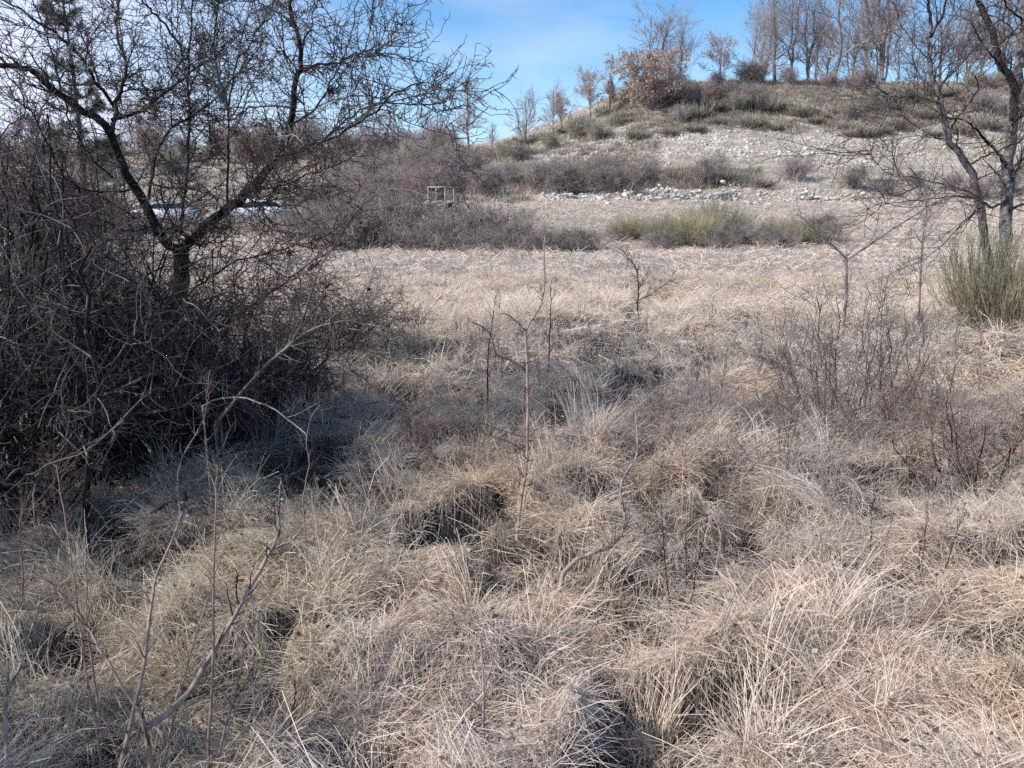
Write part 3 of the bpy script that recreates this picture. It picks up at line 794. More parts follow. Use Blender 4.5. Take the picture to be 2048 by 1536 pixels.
def broom_proto(seed, n, H, W, r, mat, dry=True):
    st = stems_fan(int(n * 0.35), H, W, K=6, r=r * 1.3, base=0.35 * W, hvar=0.72)
    ch = grow(*st, n, (H * 0.18, H * 0.5), (0.12, 0.5), K=5, wig=0.07, up=0.5, t0=0.2, rmin=r * 0.7, rmax=r, lt=0.2)
    t = thing('broom_bush', 'x', 'broom bush')
    obj('foliage', tubes('foliage', [st, ch], 3), mat, t)
    if dry:
        d = stems_fan(90, H * 0.62, W * 1.15, K=5, r=r * 1.4, base=0.4 * W); d2 = grow(*d, 700, (H * 0.1, H * 0.3), (0.4, 1.2), K=4, wig=0.2, rmin=r * 0.7, rmax=r)
        obj('dead_base', tubes('dead_base', [d, d2], 3), BROOM_DRY, t)
    return t
def tangle_proto(seed, name, n, H, W, r, mat, cat='shrub', arch=1.0, leaf=None):
    # arching canes from several roots
    K = 9; a = rng.uniform(0, 6.28, n); tt = np.linspace(0, 1, K)[None]
    rx = rng.uniform(-W, W, n) * 0.6; ry = rng.uniform(-W, W, n) * 0.4
    l = rng.uniform(0.3, 0.9, n) * W; h = rng.uniform(0.45, 1.0, n) * H * (1 - 0.4 * (np.abs(rx) / W))
    P = np.empty((n, K, 3)); c = np.sin(tt * (1.6 + 0.9 * arch * rng.random((n, 1))))
    P[..., 0] = rx[:, None] + np.cos(a)[:, None] * l[:, None] * tt; P[..., 1] = ry[:, None] + np.sin(a)[:, None] * l[:, None] * tt * 0.8
    P[..., 2] = h[:, None] * c - 0.05
    P[:, 1:] += np.cumsum(rng.normal(0, 0.03 * H, (n, K - 1, 3)), 1)
    R = r * np.linspace(1.3, 0.6, K)[None] * np.ones((n, 1))
    c1 = grow(P, R, n * 7, (0.25 * H, 0.55 * H), (0.4, 1.3), K=5, wig=0.22, t0=0.15, rmin=r * 0.7, rmax=r * 1.1)
    c2 = grow(*c1, n * 22, (0.08 * H, 0.25 * H), (0.5, 1.4), K=4, wig=0.25, t0=0.1, rmin=r * 0.55, rmax=r * 0.8)
    t = thing(name, 'x', cat)
    obj('cane_growth', tubes('cane_growth', [(P, R)], 4), mat, t)
    obj('fine_crown', tubes('fine_crown', [c1, c2], 3), mat, t)
    if leaf:
        obj('foliage', leaf_me('foliage', c2[0][:, 1:].reshape(-1, 3), leaf[0], leaf[1], leaf[2]), LEAF, t)
    return t
SH = {}
SH['broomA'] = broom_proto(1, 1500, 1.15, 0.75, 0.0055, BROOM)
SH['broomB'] = broom_proto(2, 1300, 1.3, 0.7, 0.006, BROOM_DULL)
SH['farbroomA'] = broom_proto(3, 420, 1.0, 0.75, 0.016, BROOM_DULL)
SH['farbroomB'] = broom_proto(4, 420, 0.8, 0.8, 0.016, BROOM_DULL)
SH['hedge'] = tangle_proto(5, 'bramble_bush', 130, 1.15, 1.3, 0.006, BRAMBLE, 'bramble bush', leaf=(500, 0.025, (0.09, 0.06, 0.05)))
SH['hedge2'] = tangle_proto(6, 'bramble_bush', 130, 1.0, 1.2, 0.006, BRAMBLE, 'bramble bush')
SH['red'] = tangle_proto(7, 'red_stemmed_shrub', 70, 1.8, 1.0, 0.010, BRAMBLE_RED)
SH['grey'] = tangle_proto(8, 'bare_shrub', 80, 1.7, 1.2, 0.011, BRAMBLE)
SH['grey2'] = tangle_proto(9, 'bare_shrub', 70, 1.5, 1.1, 0.012, FAR_TWIG)
SH['olive'] = tangle_proto(10, 'bare_shrub', 70, 1.5, 1.2, 0.012, BROOM_DULL)
USED = set()
def shrub(key, loc, s, label, group=None, rz=None):
    base = SH[key]; rz = rng.uniform(0, 6.28) if rz is None else rz
    if key not in USED:
        USED.add(key); base.location = [float(v) for v in loc]; base.rotation_euler = (0, 0, rz)
        base.scale = (s, s, s) if np.isscalar(s) else s
        base['label'] = label
        if group: base['group'] = group
        return base
    return dup(base, loc, rz, s, label, group)

# bramble hedge across the meadow
hd = [(620, 24.5, 1.0, 'bramble mound at the left end of the hedge, beside the rose arch'),
 (700, 22.3, 1.2, 'dark bramble mound second from left in the hedge'),
 (785, 23.6, 1.4, 'darkest bramble mound in the hedge, below and left of the pale frame'),
 (870, 21.9, 0.95, 'bramble mound directly below the pale wooden frame'),
 (955, 23.8, 1.2, 'bramble mound right of the frame with pale upright stems before it'),
 (1030, 22.2, 0.75, 'lower bramble mound toward the right of the hedge'),
 (1100, 21.6, 0.62, 'low bramble mound next to the right end of the hedge'),
 (1160, 22.0, 0.72, 'small bramble mound ending the hedge on the right'),
 (680, 27.5, 0.9, 'bramble mound farther back beyond the left hedge end')]
for i, (px, Y, s, lab) in enumerate(hd): shrub('hedge' if i % 2 == 0 else 'hedge2', col_at(px, Y), (s * rng.uniform(0.85, 1.1), s, s * rng.uniform(0.85, 1.15)), lab, 'bramble mounds forming the hedge', rz=rng.choice([0, PI]) + rng.normal(0, 0.25))
# brooms in the meadow
for px, Y, s, key, lab in [(1262, 25.2, 0.7, 'broomA', 'green broom bush at the left of the meadow clump'),
 (1385, 23.2, 0.9, 'broomA', 'brightest green broom bush in the middle of the meadow clump'),
 (1435, 25.0, 1.1, 'broomB', 'tall pale broom bush just behind the brightest green one'),
 (1330, 23.8, 0.7, 'broomB', 'small dull broom between the two green bushes'),
 (1550, 24.6, 0.65, 'broomB', 'sparse broom right of the brightest green bush'),
 (1605, 23.8, 0.55, 'broomA', 'low grey-green broom at the right of the meadow clump')]:
    shrub(key, col_at(px, Y), (s * rng.uniform(0.9, 1.25), s, s * rng.uniform(0.85, 1.2)), lab, 'broom bushes across the meadow')
for px, Y, s, lab in [(1235, 24.5, 0.35, 'low tangle of bare twigs left of the green broom'), (1320, 22.6, 0.5, 'dark twig tangle at the foot of the small dull broom'),
 (1430, 22.4, 0.55, 'dark twig tangle right of the brightest broom'), (1480, 23.2, 0.6, 'bare twig tangle between bright broom and sparse broom'),
 (1560, 22.6, 0.5, 'low brown twig tangle under the sparse broom'), (1640, 24.0, 0.9, 'grey bare rounded shrub right of the broom clump')]:
    shrub('hedge2', col_at(px, Y), s, lab, 'bare tangles among the meadow brooms')

# brush behind the hedge and along the foot of the hill
def scatter_shrubs(lst, label, group, keys, s0, s1):
    for (px, Y) in lst:
        shrub(keys[rng.integers(len(keys))], col_at(px, Y), rng.uniform(s0, s1), label, group)
def spread_px(n, x0, x1, y0, y1, seed):
    r = np.random.default_rng(seed)
    return list(zip(np.linspace(x0, x1, n) + r.normal(0, (x1 - x0) / n * 0.35, n), r.uniform(y0, y1, n)))
scatter_shrubs(spread_px(9, 640, 850, 33, 40, 1), 'bare reddish shrub in the thicket left of the pale wooden frame', 'reddish shrubs behind the hedge', ['red', 'red', 'grey'], 0.7, 1.0)
scatter_shrubs(spread_px(9, 880, 1240, 38, 42, 2), 'dark bare shrub behind the hedge at the left foot of the hill', 'dark shrubs at the hill foot', ['grey'], 0.7, 1.0)
scatter_shrubs(spread_px(13, 640, 930, 44, 54, 3), 'tall grey-brown shrub on the slope behind the hedge', 'grey-brown shrubs on the low slope', ['grey2', 'grey', 'olive'], 1.1, 1.6)
scatter_shrubs(spread_px(9, 690, 900, 55, 62, 4), 'shrub on the skyline between the low ridge and the saddle', 'skyline shrubs near the saddle', ['grey2', 'grey', 'grey2'], 1.1, 1.5)
scatter_shrubs(spread_px(6, 900, 1040, 50, 58, 24), 'low olive shrub at the very foot of the hill skyline', 'low shrubs at the foot of the skyline', ['olive', 'grey2', 'grey'], 0.55, 0.8)
scatter_shrubs(spread_px(14, 1000, 1560, 42.5, 44.5, 5), 'olive broom in the dark shrub band above the stone wall', 'broom band above the stone wall', ['farbroomA', 'farbroomB', 'grey2', 'olive', 'grey'], 0.65, 1.0)
scatter_shrubs(spread_px(12, 1040, 1260, 56, 62, 6), 'olive broom on the left flank of the hill', 'brooms on the left flank of the hill', ['farbroomA', 'farbroomB', 'olive'], 0.5, 0.95)
scatter_shrubs(spread_px(13, 1270, 1950, 54, 57, 7), 'olive broom just above the white rubble band', 'brooms above the rubble band', ['farbroomA', 'farbroomB'], 0.6, 1.1)
scatter_shrubs(spread_px(24, 1370, 2060, 57.5, 63, 8), 'olive or brown bush on the upper slope of the hill', 'bushes on the upper slope', ['farbroomA', 'farbroomB', 'grey2', 'olive', 'farbroomB'], 0.75, 1.3)
scatter_shrubs(spread_px(18, 1270, 2060, 64, 67, 9), 'brown bush on the hill just under the ridge trees', 'bushes under the ridge trees', ['grey2', 'farbroomA', 'grey2', 'olive'], 0.7, 1.1)
scatter_shrubs(spread_px(7, 1720, 2060, 40, 43, 10), 'low purplish shrub at the hill foot behind the twin-stemmed tree', 'shrubs behind the twin-stemmed tree', ['grey', 'grey2'], 0.55, 0.85)
scatter_shrubs(spread_px(6, 1330, 1500, 60, 62, 12), 'purplish bare shrub in the middle of the upper slope', 'purplish shrubs on the upper slope', ['grey', 'red'], 0.8, 1.1)
scatter_shrubs(spread_px(13, -20, 600, 54, 62, 13), 'brown shrub on the low ridge seen through the thorn tree', 'ridge shrubs behind the thorn tree', ['grey2', 'red', 'olive', 'grey2'], 1.0, 1.6)
scatter_shrubs(spread_px(7, -40, 200, 26, 36, 14), 'reddish shrub behind the thicket on the left', 'reddish shrubs behind the thicket', ['red', 'grey', 'red'], 0.9, 1.3)
scatter_shrubs(spread_px(4, 640, 720, 28, 33, 15), 'bare shrub between the white car and the hedge', 'shrubs beside the white car', ['grey', 'red'], 0.6, 0.9)
shrub('grey2', col_at(625, 62), (1.6, 1.5, 1.9), 'grey domed bush standing up from the low ridge')
p = hit(1765, 268); shrub('farbroomB', p, 0.7, 'dark small bush alone on the rubble right of centre', 'small bushes on the rubble')
p = hit(1700, 262); shrub('farbroomB', p, 0.8, 'olive bush alone on the upper edge of the rubble', 'small bushes on the rubble')

# ------------------------------------------------------------------ the thorn tree on the left
D = 5.1
def limb(pts, d0, d1, r0, r1, K=22, wob=0.006, d2=None):
    n = len(pts)
    dd = np.linspace(d0, d1, n) if d2 is None else np.interp(np.linspace(0, 1, n), [0, 0.5, 1], [d0, d2, d1])
    p = np.array([at(a, b, c) for (a, b), c in zip(pts, dd)])
    return curve(p, K, wob)[None], np.linspace(r0, r1, K)[None]
trunkbase = hit(300, 905)
trunk = [
 limb([(285, 960), (290, 870), (297, 775), (330, 660), (358, 590), (363, 542), (362, 506)], D, D, 0.052, 0.046),
 limb([(364, 560), (362, 506), (325, 478), (297, 420), (267, 369), (239, 314), (222, 262), (171, 222), (130, 195), (103, 178), (68, 147), (48, 133), (0, 132), (-60, 120)], D, D - 0.7, 0.036, 0.012, K=34),
 limb([(360, 570), (365, 500), (386, 478), (420, 444), (468, 410), (499, 379), (533, 342), (554, 308), (574, 267), (584, 239), (588, 205), (595, 164), (602, 123), (602, 85), (588, 51), (580, 0), (590, -70)], D, D - 0.5, 0.038, 0.008, K=38)]
limbs = [
 limb([(222, 262), (236, 198), (246, 164), (250, 120), (230, 60), (240, 0), (235, -60)], D - 0.2, D + 0.3, 0.0161, 0.0056),
 limb([(222, 240), (273, 225), (308, 205), (325, 185), (373, 154), (400, 130), (440, 105), (470, 70)], D - 0.2, D + 0.4, 0.0136, 0.0037),
 limb([(236, 225), (198, 170), (178, 144), (160, 110), (130, 82), (85, 55), (45, 25), (0, 0), (-40, -20)], D - 0.1, D - 0.9, 0.0136, 0.0037),
 limb([(297, 400), (308, 325), (331, 273), (376, 236), (437, 195), (461, 161), (500, 120), (540, 60)], D, D + 0.6, 0.0124, 0.0031),
 limb([(362, 470), (369, 393), (378, 290), (376, 171), (379, 103), (384, 40), (388, -60)], D + 0.2, D + 0.5, 0.0136, 0.0056),
 limb([(372, 120), (342, 65), (308, 27), (284, 0), (260, -40)], D + 0.4, D + 0.1, 0.0105, 0.0050),
 limb([(455, 405), (456, 308), (455, 205), (434, 137), (427, 80), (440, 0), (445, -50)], D + 0.3, D + 0.5, 0.0099, 0.0050),
 limb([(456, 236), (468, 144), (490, 100), (513, 62), (547, 10), (560, -40)], D + 0.3, D + 0.1, 0.0074, 0.0037),
 limb([(554, 311), (595, 302), (626, 288), (644, 285), (690, 262), (737, 233), (778, 195), (819, 172), (850, 165), (880, 182)], D - 0.3, D - 0.8, 0.0124, 0.0025, K=28),
 limb([(644, 285), (690, 240), (737, 213), (780, 208), (820, 207), (866, 212), (891, 203), (905, 180), (935, 160), (956, 155)], D - 0.5, D - 1.0, 0.0062, 0.0016, K=28),
 limb([(866, 212), (890, 235), (915, 256), (950, 272)], D - 0.8, D - 1.0, 0.0031, 0.0016, K=12),
 limb([(600, 140), (633, 128), (680, 125), (705, 110), (726, 107), (760, 90), (800, 95), (860, 75)], D - 0.4, D - 1.1, 0.0074, 0.0019, K=22),
 limb([(588, 55), (570, 35), (540, 15), (500, -10), (470, -40)], D - 0.4, D - 0.1, 0.0074, 0.0037),
 limb([(602, 90), (620, 60), (626, 30), (640, -20)], D - 0.4, D - 0.2, 0.0062, 0.0037),
 limb([(596, 150), (578, 116), (545, 92), (500, 80), (460, 95)], D - 0.4, D - 0.9, 0.0056, 0.0019),
 limb([(584, 250), (610, 235), (650, 195), (660, 164), (680, 130), (700, 70), (716, 0)], D - 0.35, D + 0.2, 0.0087, 0.0031),
 limb([(588, 215), (540, 212), (500, 215), (462, 238), (425, 240), (395, 275), (375, 300)], D - 0.35, D + 0.4, 0.0062, 0.0025),
 limb([(157, 404), (157, 380), (130, 350), (103, 308), (85, 273), (62, 222), (38, 178), (0, 130), (-30, 110)], D - 0.6, D - 1.0, 0.0074, 0.0031),
 limb([(226, 356), (178, 308), (147, 246), (125, 190), (105, 110), (80, 40), (60, -40)], D - 0.4, D - 0.9, 0.0068, 0.0031),
 limb([(270, 372), (230, 385), (160, 380), (100, 355), (40, 350), (-30, 345)], D, D - 1.0, 0.0074, 0.0025),
 limb([(499, 379), (560, 372), (620, 350), (680, 330), (720, 300)], D - 0.2, D - 0.9, 0.0074, 0.0019),
 limb([(420, 444), (480, 400), (530, 395), (600, 400), (660, 380)], D, D - 0.7, 0.0050, 0.0019),
 limb([(386, 478), (330, 455), (250, 460), (170, 430), (90, 440)], D, D - 0.8, 0.0074, 0.0025),
 limb([(297, 775), (240, 720), (190, 640), (150, 560), (110, 470), (60, 380)], D, D - 0.8, 0.0186, 0.0050),
 limb([(297, 775), (350, 720), (430, 660), (520, 600), (600, 540), (690, 480)], D, D - 1.0, 0.0112, 0.0025),
 limb([(330, 660), (280, 590), (250, 500), (200, 400), (190, 300), (170, 200)], D, D + 0.5, 0.0136, 0.0037),
 limb([(350, 620), (410, 560), (480, 520), (560, 500), (640, 480), (700, 500)], D, D - 0.4, 0.0087, 0.0019),
]
def cat(groups):
    """resample groups to a common K so they can be parents together"""
    K = 24; P, R = [], []
    for p, r in groups:
        idx = np.linspace(0, p.shape[1] - 1, K)
        for a, b in zip(p, r):
            P.append(np.stack([np.interp(idx, np.arange(len(a)), a[:, j]) for j in range(3)], 1)); R.append(np.interp(idx, np.arange(len(b)), b))
    return np.array(P), np.array(R)
trunk = [trunk[0]] + [(p, r * 0.9) for p, r in trunk[1:]]
limbs = [(p, r * 0.82) for p, r in limbs]
AP, AR = cat(trunk[1:] + limbs)
th = thing('thorn_tree', 'large bare thorn tree with forked dark trunk and yellow lichen on the left', 'tree', trunkbase)
TB = trunkbase
def sh(g): return [(p - TB, r) for p, r in g]
obj('trunk', tubes('trunk', sh(trunk), 10), BARK_DARK, th)
for g in limbs: obj('limb', tubes('limb', sh([g]), 7), BARK_DARK, th)
b1 = grow(AP, AR, 230, (0.35, 0.95), (0.5, 1.15), K=10, wig=0.2, up=0.25, t0=0.1, t1=0.82, rr=(0.4, 0.7), rmin=0.0034, rmax=0.007, zig=0.10, lt=0.78)
b2 = grow(*b1, 2300, (0.12, 0.42), (0.5, 1.2), K=7, wig=0.2, up=0.1, t0=0.08, rr=(0.5, 0.8), rmin=0.0024, rmax=0.004, zig=0.16)
b2c = grow(AP, AR, 700, (0.08, 0.35), (0.7, 1.4), K=6, wig=0.2, t0=0.05, rr=(0.2, 0.4), rmin=0.0024, rmax=0.004, zig=0.12)
obj('crown', tubes('crown', [(p - TB, r) for p, r in (b1, b2, b2c)], s_list=[5, 4, 4]), TWIG_DARK, th)
b3 = grow(*cat([b1, b2, b2c]), 19000, (0.015, 0.075), (0.8, 1.5), K=3, wig=0.25, t0=0.05, rr=(0.7, 1.0), rmin=0.0018, rmax=0.0026, tip=0.7, zig=0.15)
obj('spur_growth', tubes('spur_growth', [(b3[0] - TB, b3[1])], 3), TWIG_DARK, th)
# lichen crusts where the photograph shows them
lp = []
for (px, py, d, n, sx, sy) in [(280, 222, D - 0.1, 44, 22, 7), (318, 200, D, 12, 12, 9), (250, 180, D + 0.1, 10, 8, 20), (395, 335, D, 16, 22, 12), (505, 378, D - 0.2, 34, 22, 9), (425, 425, D, 22, 12, 14),
        (640, 335, D - 0.6, 18, 14, 14), (150, 172, D - 0.3, 8, 10, 3), (530, 372, D - 0.4, 16, 16, 6), (378, 230, D + 0.4, 12, 3, 40)]:
    q = np.array([at(px + rng.normal(0, sx * 0.6), py + rng.normal(0, sy * 0.6), d) for _ in range(n)])
    lp.append(q)
lp = np.vstack(lp)
allp = np.vstack([AP.reshape(-1, 3), b1[0].reshape(-1, 3), b2c[0].reshape(-1, 3)])
snap = []
for q in lp:
    dd = np.linalg.norm(allp - q, axis=1); k = int(np.argmin(dd)); snap.append(allp[k] + norm(q - allp[k]) * min(dd[k], 0.012) + rng.normal(0, 0.006, 3))
v, f = stone_geo(np.array(snap) - TB, rng.uniform(0.004, 0.0095, len(snap)), 0.8)
obj('lichen', np_mesh('lichen', v, f, smooth_sh=False), LICHEN, th)

# ------------------------------------------------------------------ thicket of blackthorn under and around the tree
def thicket(px, Y, H, W, n, label, seed, matA=TWIG_DARK, matB=TWIG_GREY, dep=0.8, fine=1.0, r=0.010):
    p = col_at(px, Y)
    t = thing('blackthorn_shrub', label, 'thorn shrub', p, 'thorn shrubs of the dark thicket')
    K = 11; a = rng.uniform(0, 6.28, n); tt = np.linspace(0, 1, K)[None]
    rad = rng.random(n) ** 0.6
    P = np.empty((n, K, 3))
    P[..., 0] = (rng.normal(0, 0.22, n) * W)[:, None] + (np.cos(a) * rad * W)[:, None] * tt
    P[..., 1] = (rng.normal(0, 0.15, n) * W)[:, None] + (np.sin(a) * rad * W * dep)[:, None] * tt
    P[..., 2] = (H * rng.uniform(0.45, 1, n) * (1 - 0.45 * rad))[:, None] * np.sin(tt * 1.75) - 0.06
    P[:, 1:] += np.cumsum(rng.normal(0, 0.032, (n, K - 1, 3)), 1)
    R = r * np.linspace(1, 0.3, K)[None] * rng.uniform(0.6, 1.3, (n, 1))
    c1 = grow(P, R, n * 6, (0.25, 0.7), (0.5, 1.35), K=8, wig=0.2, t0=0.1, rr=(0.4, 0.7), rmin=0.003, rmax=0.005, zig=0.1, flat=0.7)
    c2 = grow(*c1, int(n * 27 * fine), (0.08, 0.32), (0.5, 1.4), K=6, wig=0.24, t0=0.08, rr=(0.5, 0.8), rmin=0.0022, rmax=0.0032, zig=0.2)
    c3 = grow(*c2, int(n * 46 * fine), (0.015, 0.08), (0.7, 1.5), K=3, wig=0.2, t0=0.1, rmin=0.0017, rmax=0.0024, tip=0.6)
    obj('stem_growth', tubes('stem_growth', [(P, R)], 6), BARK_DARK, t)
    obj('crown', tubes('crown', [c1], 4), matB, t)
    obj('fine_crown', tubes('fine_crown', [c2, c3], 3), matA, t)
    return t
thicket(60, 4.3, 2.00, 1.0, 77, 'dense dark thorn shrub at the left edge of the photo, nearest', 1)
thicket(230, 4.7, 1.72, 0.95, 77, 'dense dark thorn shrub just left of the forked trunk', 2)
thicket(400, 5.0, 1.55, 0.68, 56, 'thorn shrub spreading right from the forked trunk', 3)
thicket(-120, 3.7, 2.52, 1.0, 60, 'dark thorn shrub cut by the left edge, tallest of the thicket', 4)
thicket(110, 5.8, 2.17, 1.1, 67, 'tall thorn shrub standing behind the left part of the thicket', 5)
thicket(320, 6.2, 1.55, 0.9, 43, 'thorn shrub behind the forked trunk', 6)
thicket(-60, 7.0, 2.75, 1.4, 56, 'tall thorn shrub farthest back at the left edge', 7, matB=TWIG_RED)
thicket(655, 7.4, 0.86, 0.75, 50, 'small dark thorn bush in the grass right of the tree', 8, r=0.006)
thicket(560, 5.6, 0.91, 0.6, 33, 'low thorn bush with reddish twigs right of the trunk', 9, matB=TWIG_RED, r=0.006)
thicket(-700, 3.2, 2.75, 1.1, 36, 'thorn shrub added beyond the left edge of the view for its shade', 10, fine=0.6)  # unseen shrub, added to cast shade on the lower-left grass
thicket(90, 9.5, 2.75, 1.4, 46, 'tall reddish-twigged thorn shrub seen behind the left part of the thicket', 11, matA=TWIG_RED, fine=0.7)

thicket(-2130, 1.4, 2.3, 1.1, 70, 'thorn shrub added out of view to the left to shade the near grass', 12, fine=1.0)  # this shrub and the next are unseen, added to shade the lower-left grass
thicket(-1340, 2.6, 2.4, 1.0, 70, 'thorn shrub added farther out of view to the left for its shade', 13, fine=1.0)

# ------------------------------------------------------------------ single stems, saplings and arching canes
def sapling(name, label, cat_, poly, mat, group=None, tw=60, tl=(0.04, 0.16), seeds=None, tw2=0, twmat=None, ang=(0.5, 1.1), up=0.4, buds=True, dk=0.0):
    """poly: list of (pts, d0, d1, r0, r1) in picture columns laid at true distances"""
    g = [limb(p, d0, d1, r0 * (1.1 if d0 < 3.2 else 0.95), r1 * (1.1 if d0 < 3.2 else 1.0), K=20, wob=0.0015) for (p, d0, d1, r0, r1) in poly]
    base = g[0][0][0, 0].copy()
    # root the stem in the ground
    P0 = g[0][0]; gz = float(terrain(base[0], base[1]))
    if base[2] > gz - 0.02:
        st = np.linspace([base[0], base[1], gz - 0.04], base, 20)[None]
        g.append((st, np.full((1, 20), g[0][1][0, 0])))
    t = thing(name, label, cat_, (base[0], base[1], gz), group)
    b = np.array([base[0], base[1], gz])
    obj('stem', tubes('stem', [(p - b, r) for p, r in g], 6), mat, t)
    P, R = cat(g)
    rlo = max(0.0008, 0.00022 * base[1])
    tw1 = grow(P, R, tw, tl, ang, K=6, wig=0.12, up=up, t0=0.15, rr=(0.3, 0.6), rmin=rlo, rmax=0.003, zig=0.05)
    ts = [tw1]
    if tw2: ts.append(grow(*tw1, tw2, (0.02, 0.09), (0.5, 1.2), K=4, wig=0.15, up=up, rmin=rlo * 0.8, rmax=0.002))
    obj('fine_crown', tubes('fine_crown', [(p - b, r) for p, r in ts], 4), twmat or mat, t)
    return t
SG = 'young bare saplings at the lower left'
dA = 1.95
sapling('dogwood_sapling', 'forked sapling with the thickest pale brown limb slanting up right, lower left', 'sapling', [
    ([(303, 1560), (298, 1500), (290, 1456), (278, 1425), (276, 1410)], dA, dA, 0.0085, 0.0045),
    ([(292, 1456), (344, 1419), (382, 1377), (427, 1302), (469, 1232), (515, 1149), (548, 1087), (560, 1066)], dA, dA + 0.35, 0.0085, 0.0045),
    ([(560, 1066), (556, 1030), (558, 995), (562, 960)], dA + .35, dA + .4, 0.004, 0.0015),
    ([(558, 1070), (540, 1030), (527, 995), (510, 968)], dA + .35, dA + .3, 0.003, 0.0012),
    ([(276, 1420), (232, 1352), (203, 1303), (180, 1262), (164, 1240), (110, 1170), (95, 1140)], dA, dA + 0.2, 0.0045, 0.0015)], TWIG_BROWN, SG, tw=46, tw2=40, twmat=BARK_DARK)
for i, (pts, d0, d1, r0, r1, lab, m) in enumerate([
    ([(225, 1600), (241, 1535), (266, 1427), (290, 1315), (305, 1203), (309, 1157), (332, 1107), (352, 1060), (365, 1024)], 1.85, 2.25, 0.0065, 0.0018, 'straight brown sapling passing behind the fork of the thickest limb', TWIG_BROWN),
    ([(410, 1600), (415, 1535), (427, 1315), (427, 1149), (432, 983), (434, 930)], 1.9, 2.3, 0.0055, 0.0013, 'tall upright sapling crossing the slanting limb', TWIG_RED),
    ([(300, 1600), (320, 1535), (350, 1430), (373, 1336), (411, 1211), (430, 1150), (455, 1080)], 2.0, 2.5, 0.0042, 0.0013, 'thin reddish sapling right of the fork leaning right', TWIG_RED),
    ([(10, 1600), (12, 1535), (12, 1390), (38, 1340), (60, 1265), (75, 1220)], 1.8, 2.1, 0.0055, 0.0015, 'brown sapling rising along the left edge of the photo', TWIG_BROWN),
    ([(205, 1600), (200, 1520), (190, 1440), (166, 1315), (158, 1244), (141, 1107), (125, 1010), (112, 929)], 1.95, 2.6, 0.0045, 0.0012, 'tall thin red-tinted sapling leaning left near the left edge', TWIG_RED),
    ([(174, 1250), (173, 1180), (172, 1120), (170, 1050)], 2.15, 2.25, 0.0028, 0.0012, 'short straight twig standing above the slender left branch', TWIG_BROWN),
    ([(440, 1600), (436, 1535), (448, 1460), (470, 1390), (482, 1330), (490, 1270)], 1.9, 2.1, 0.005, 0.0015, 'grey branching sapling at the bottom, right of the fork', TWIG_GREY),
    ([(500, 1600), (502, 1535), (508, 1440), (506, 1356), (506, 1260), (503, 1182)], 1.95, 2.25, 0.0042, 0.0013, 'upright grey-brown sapling right of the slanting limb base', TWIG_BROWN),
    ([(450, 1500), (480, 1470), (510, 1440), (535, 1390), (548, 1355)], 1.95, 2.1, 0.0042, 0.0014, 'short pale sapling leaning toward the dark hollow', TWIG_PALE),
    ([(577, 1600), (577, 1535), (580, 1470), (590, 1400), (588, 1360)], 2.0, 2.15, 0.004, 0.0014, 'dark sapling in front of the dark hollow', BARK_DARK),
    ([(60, 1600), (90, 1500), (110, 1400), (95, 1300), (120, 1200)], 2.0, 2.6, 0.003, 0.0012, 'crooked thin sapling near the lower left corner', TWIG_RED),
    ([(655, 1290), (658, 1230), (660, 1150), (657, 1080)], 2.6, 2.8, 0.0028, 0.0012, 'thin upright twig in the grass right of the slanting limb', TWIG_RED),
    ([(715, 1290), (716, 1220), (718, 1150), (716, 1120)], 2.6, 2.8, 0.0022, 0.001, 'thin upright twig beside a similar one in the pale grass', TWIG_RED)]):
    sapling('dogwood_sapling', lab, 'sapling', [(pts, d0, d1, r0, r1)], m, SG, tw=30 if r0 > 0.003 else 10, tw2=24 if r0 > 0.003 else 4, twmat=m if m != TWIG_BROWN else TWIG_GREY)
# left-side tangle of fine twigs near the edge
for (px, py, lab) in [(110, 1010, 'fine red-twigged shoot below the thicket at the left'), (40, 1100, 'low reddish shoot at the left edge below the thicket')]:
    q = hit(px, py + 150)
    sapling('thorn_seedling', lab, 'sapling', [([(px, py + 150), (px + 6, py + 60), (px - 2, py - 30), (px + 4, py - 80)], q[1], q[1], 0.004, 0.0015)], TWIG_RED, SG, tw=40, tl=(0.1, 0.3), tw2=120)

CG = 'bare saplings in the middle of the meadow'
sapling('pear_sapling', 'tall straight grey sapling with dark side spurs in the centre', 'sapling', [
    ([(1062, 1150), (1057, 1120), (1036, 1092), (1036, 1045), (1049, 962), (1053, 927), (1055, 850), (1055, 739), (1050, 657)], 3.5, 3.9, 0.0105, 0.0065),
    ([(1050, 665), (1065, 637), (1084, 603), (1089, 551), (1088, 500), (1090, 470)], 3.9, 4.0, 0.0065, 0.003),
    ([(1055, 739), (1020, 720), (992, 707), (982, 670), (965, 655), (944, 644)], 3.9, 3.7, 0.0065, 0.003),
    ([(1050, 662), (1035, 645), (1015, 630), (999, 627)], 3.9, 3.8, 0.004, 0.002),
    ([(1056, 876), (1000, 860), (960, 845), (925, 850)], 3.85, 3.6, 0.004, 0.0015),
    ([(1054, 905), (1010, 880), (960, 862), (905, 820), (880, 790)], 3.85, 3.5, 0.0045, 0.0015),
    ([(1056, 870), (1090, 850), (1140, 868), (1185, 872)], 3.85, 3.6, 0.004, 0.0015)], TWIG_BROWN, CG, tw=110, tl=(0.02, 0.09), tw2=60, twmat=BARK_DARK, ang=(0.9, 1.5), up=0.1)
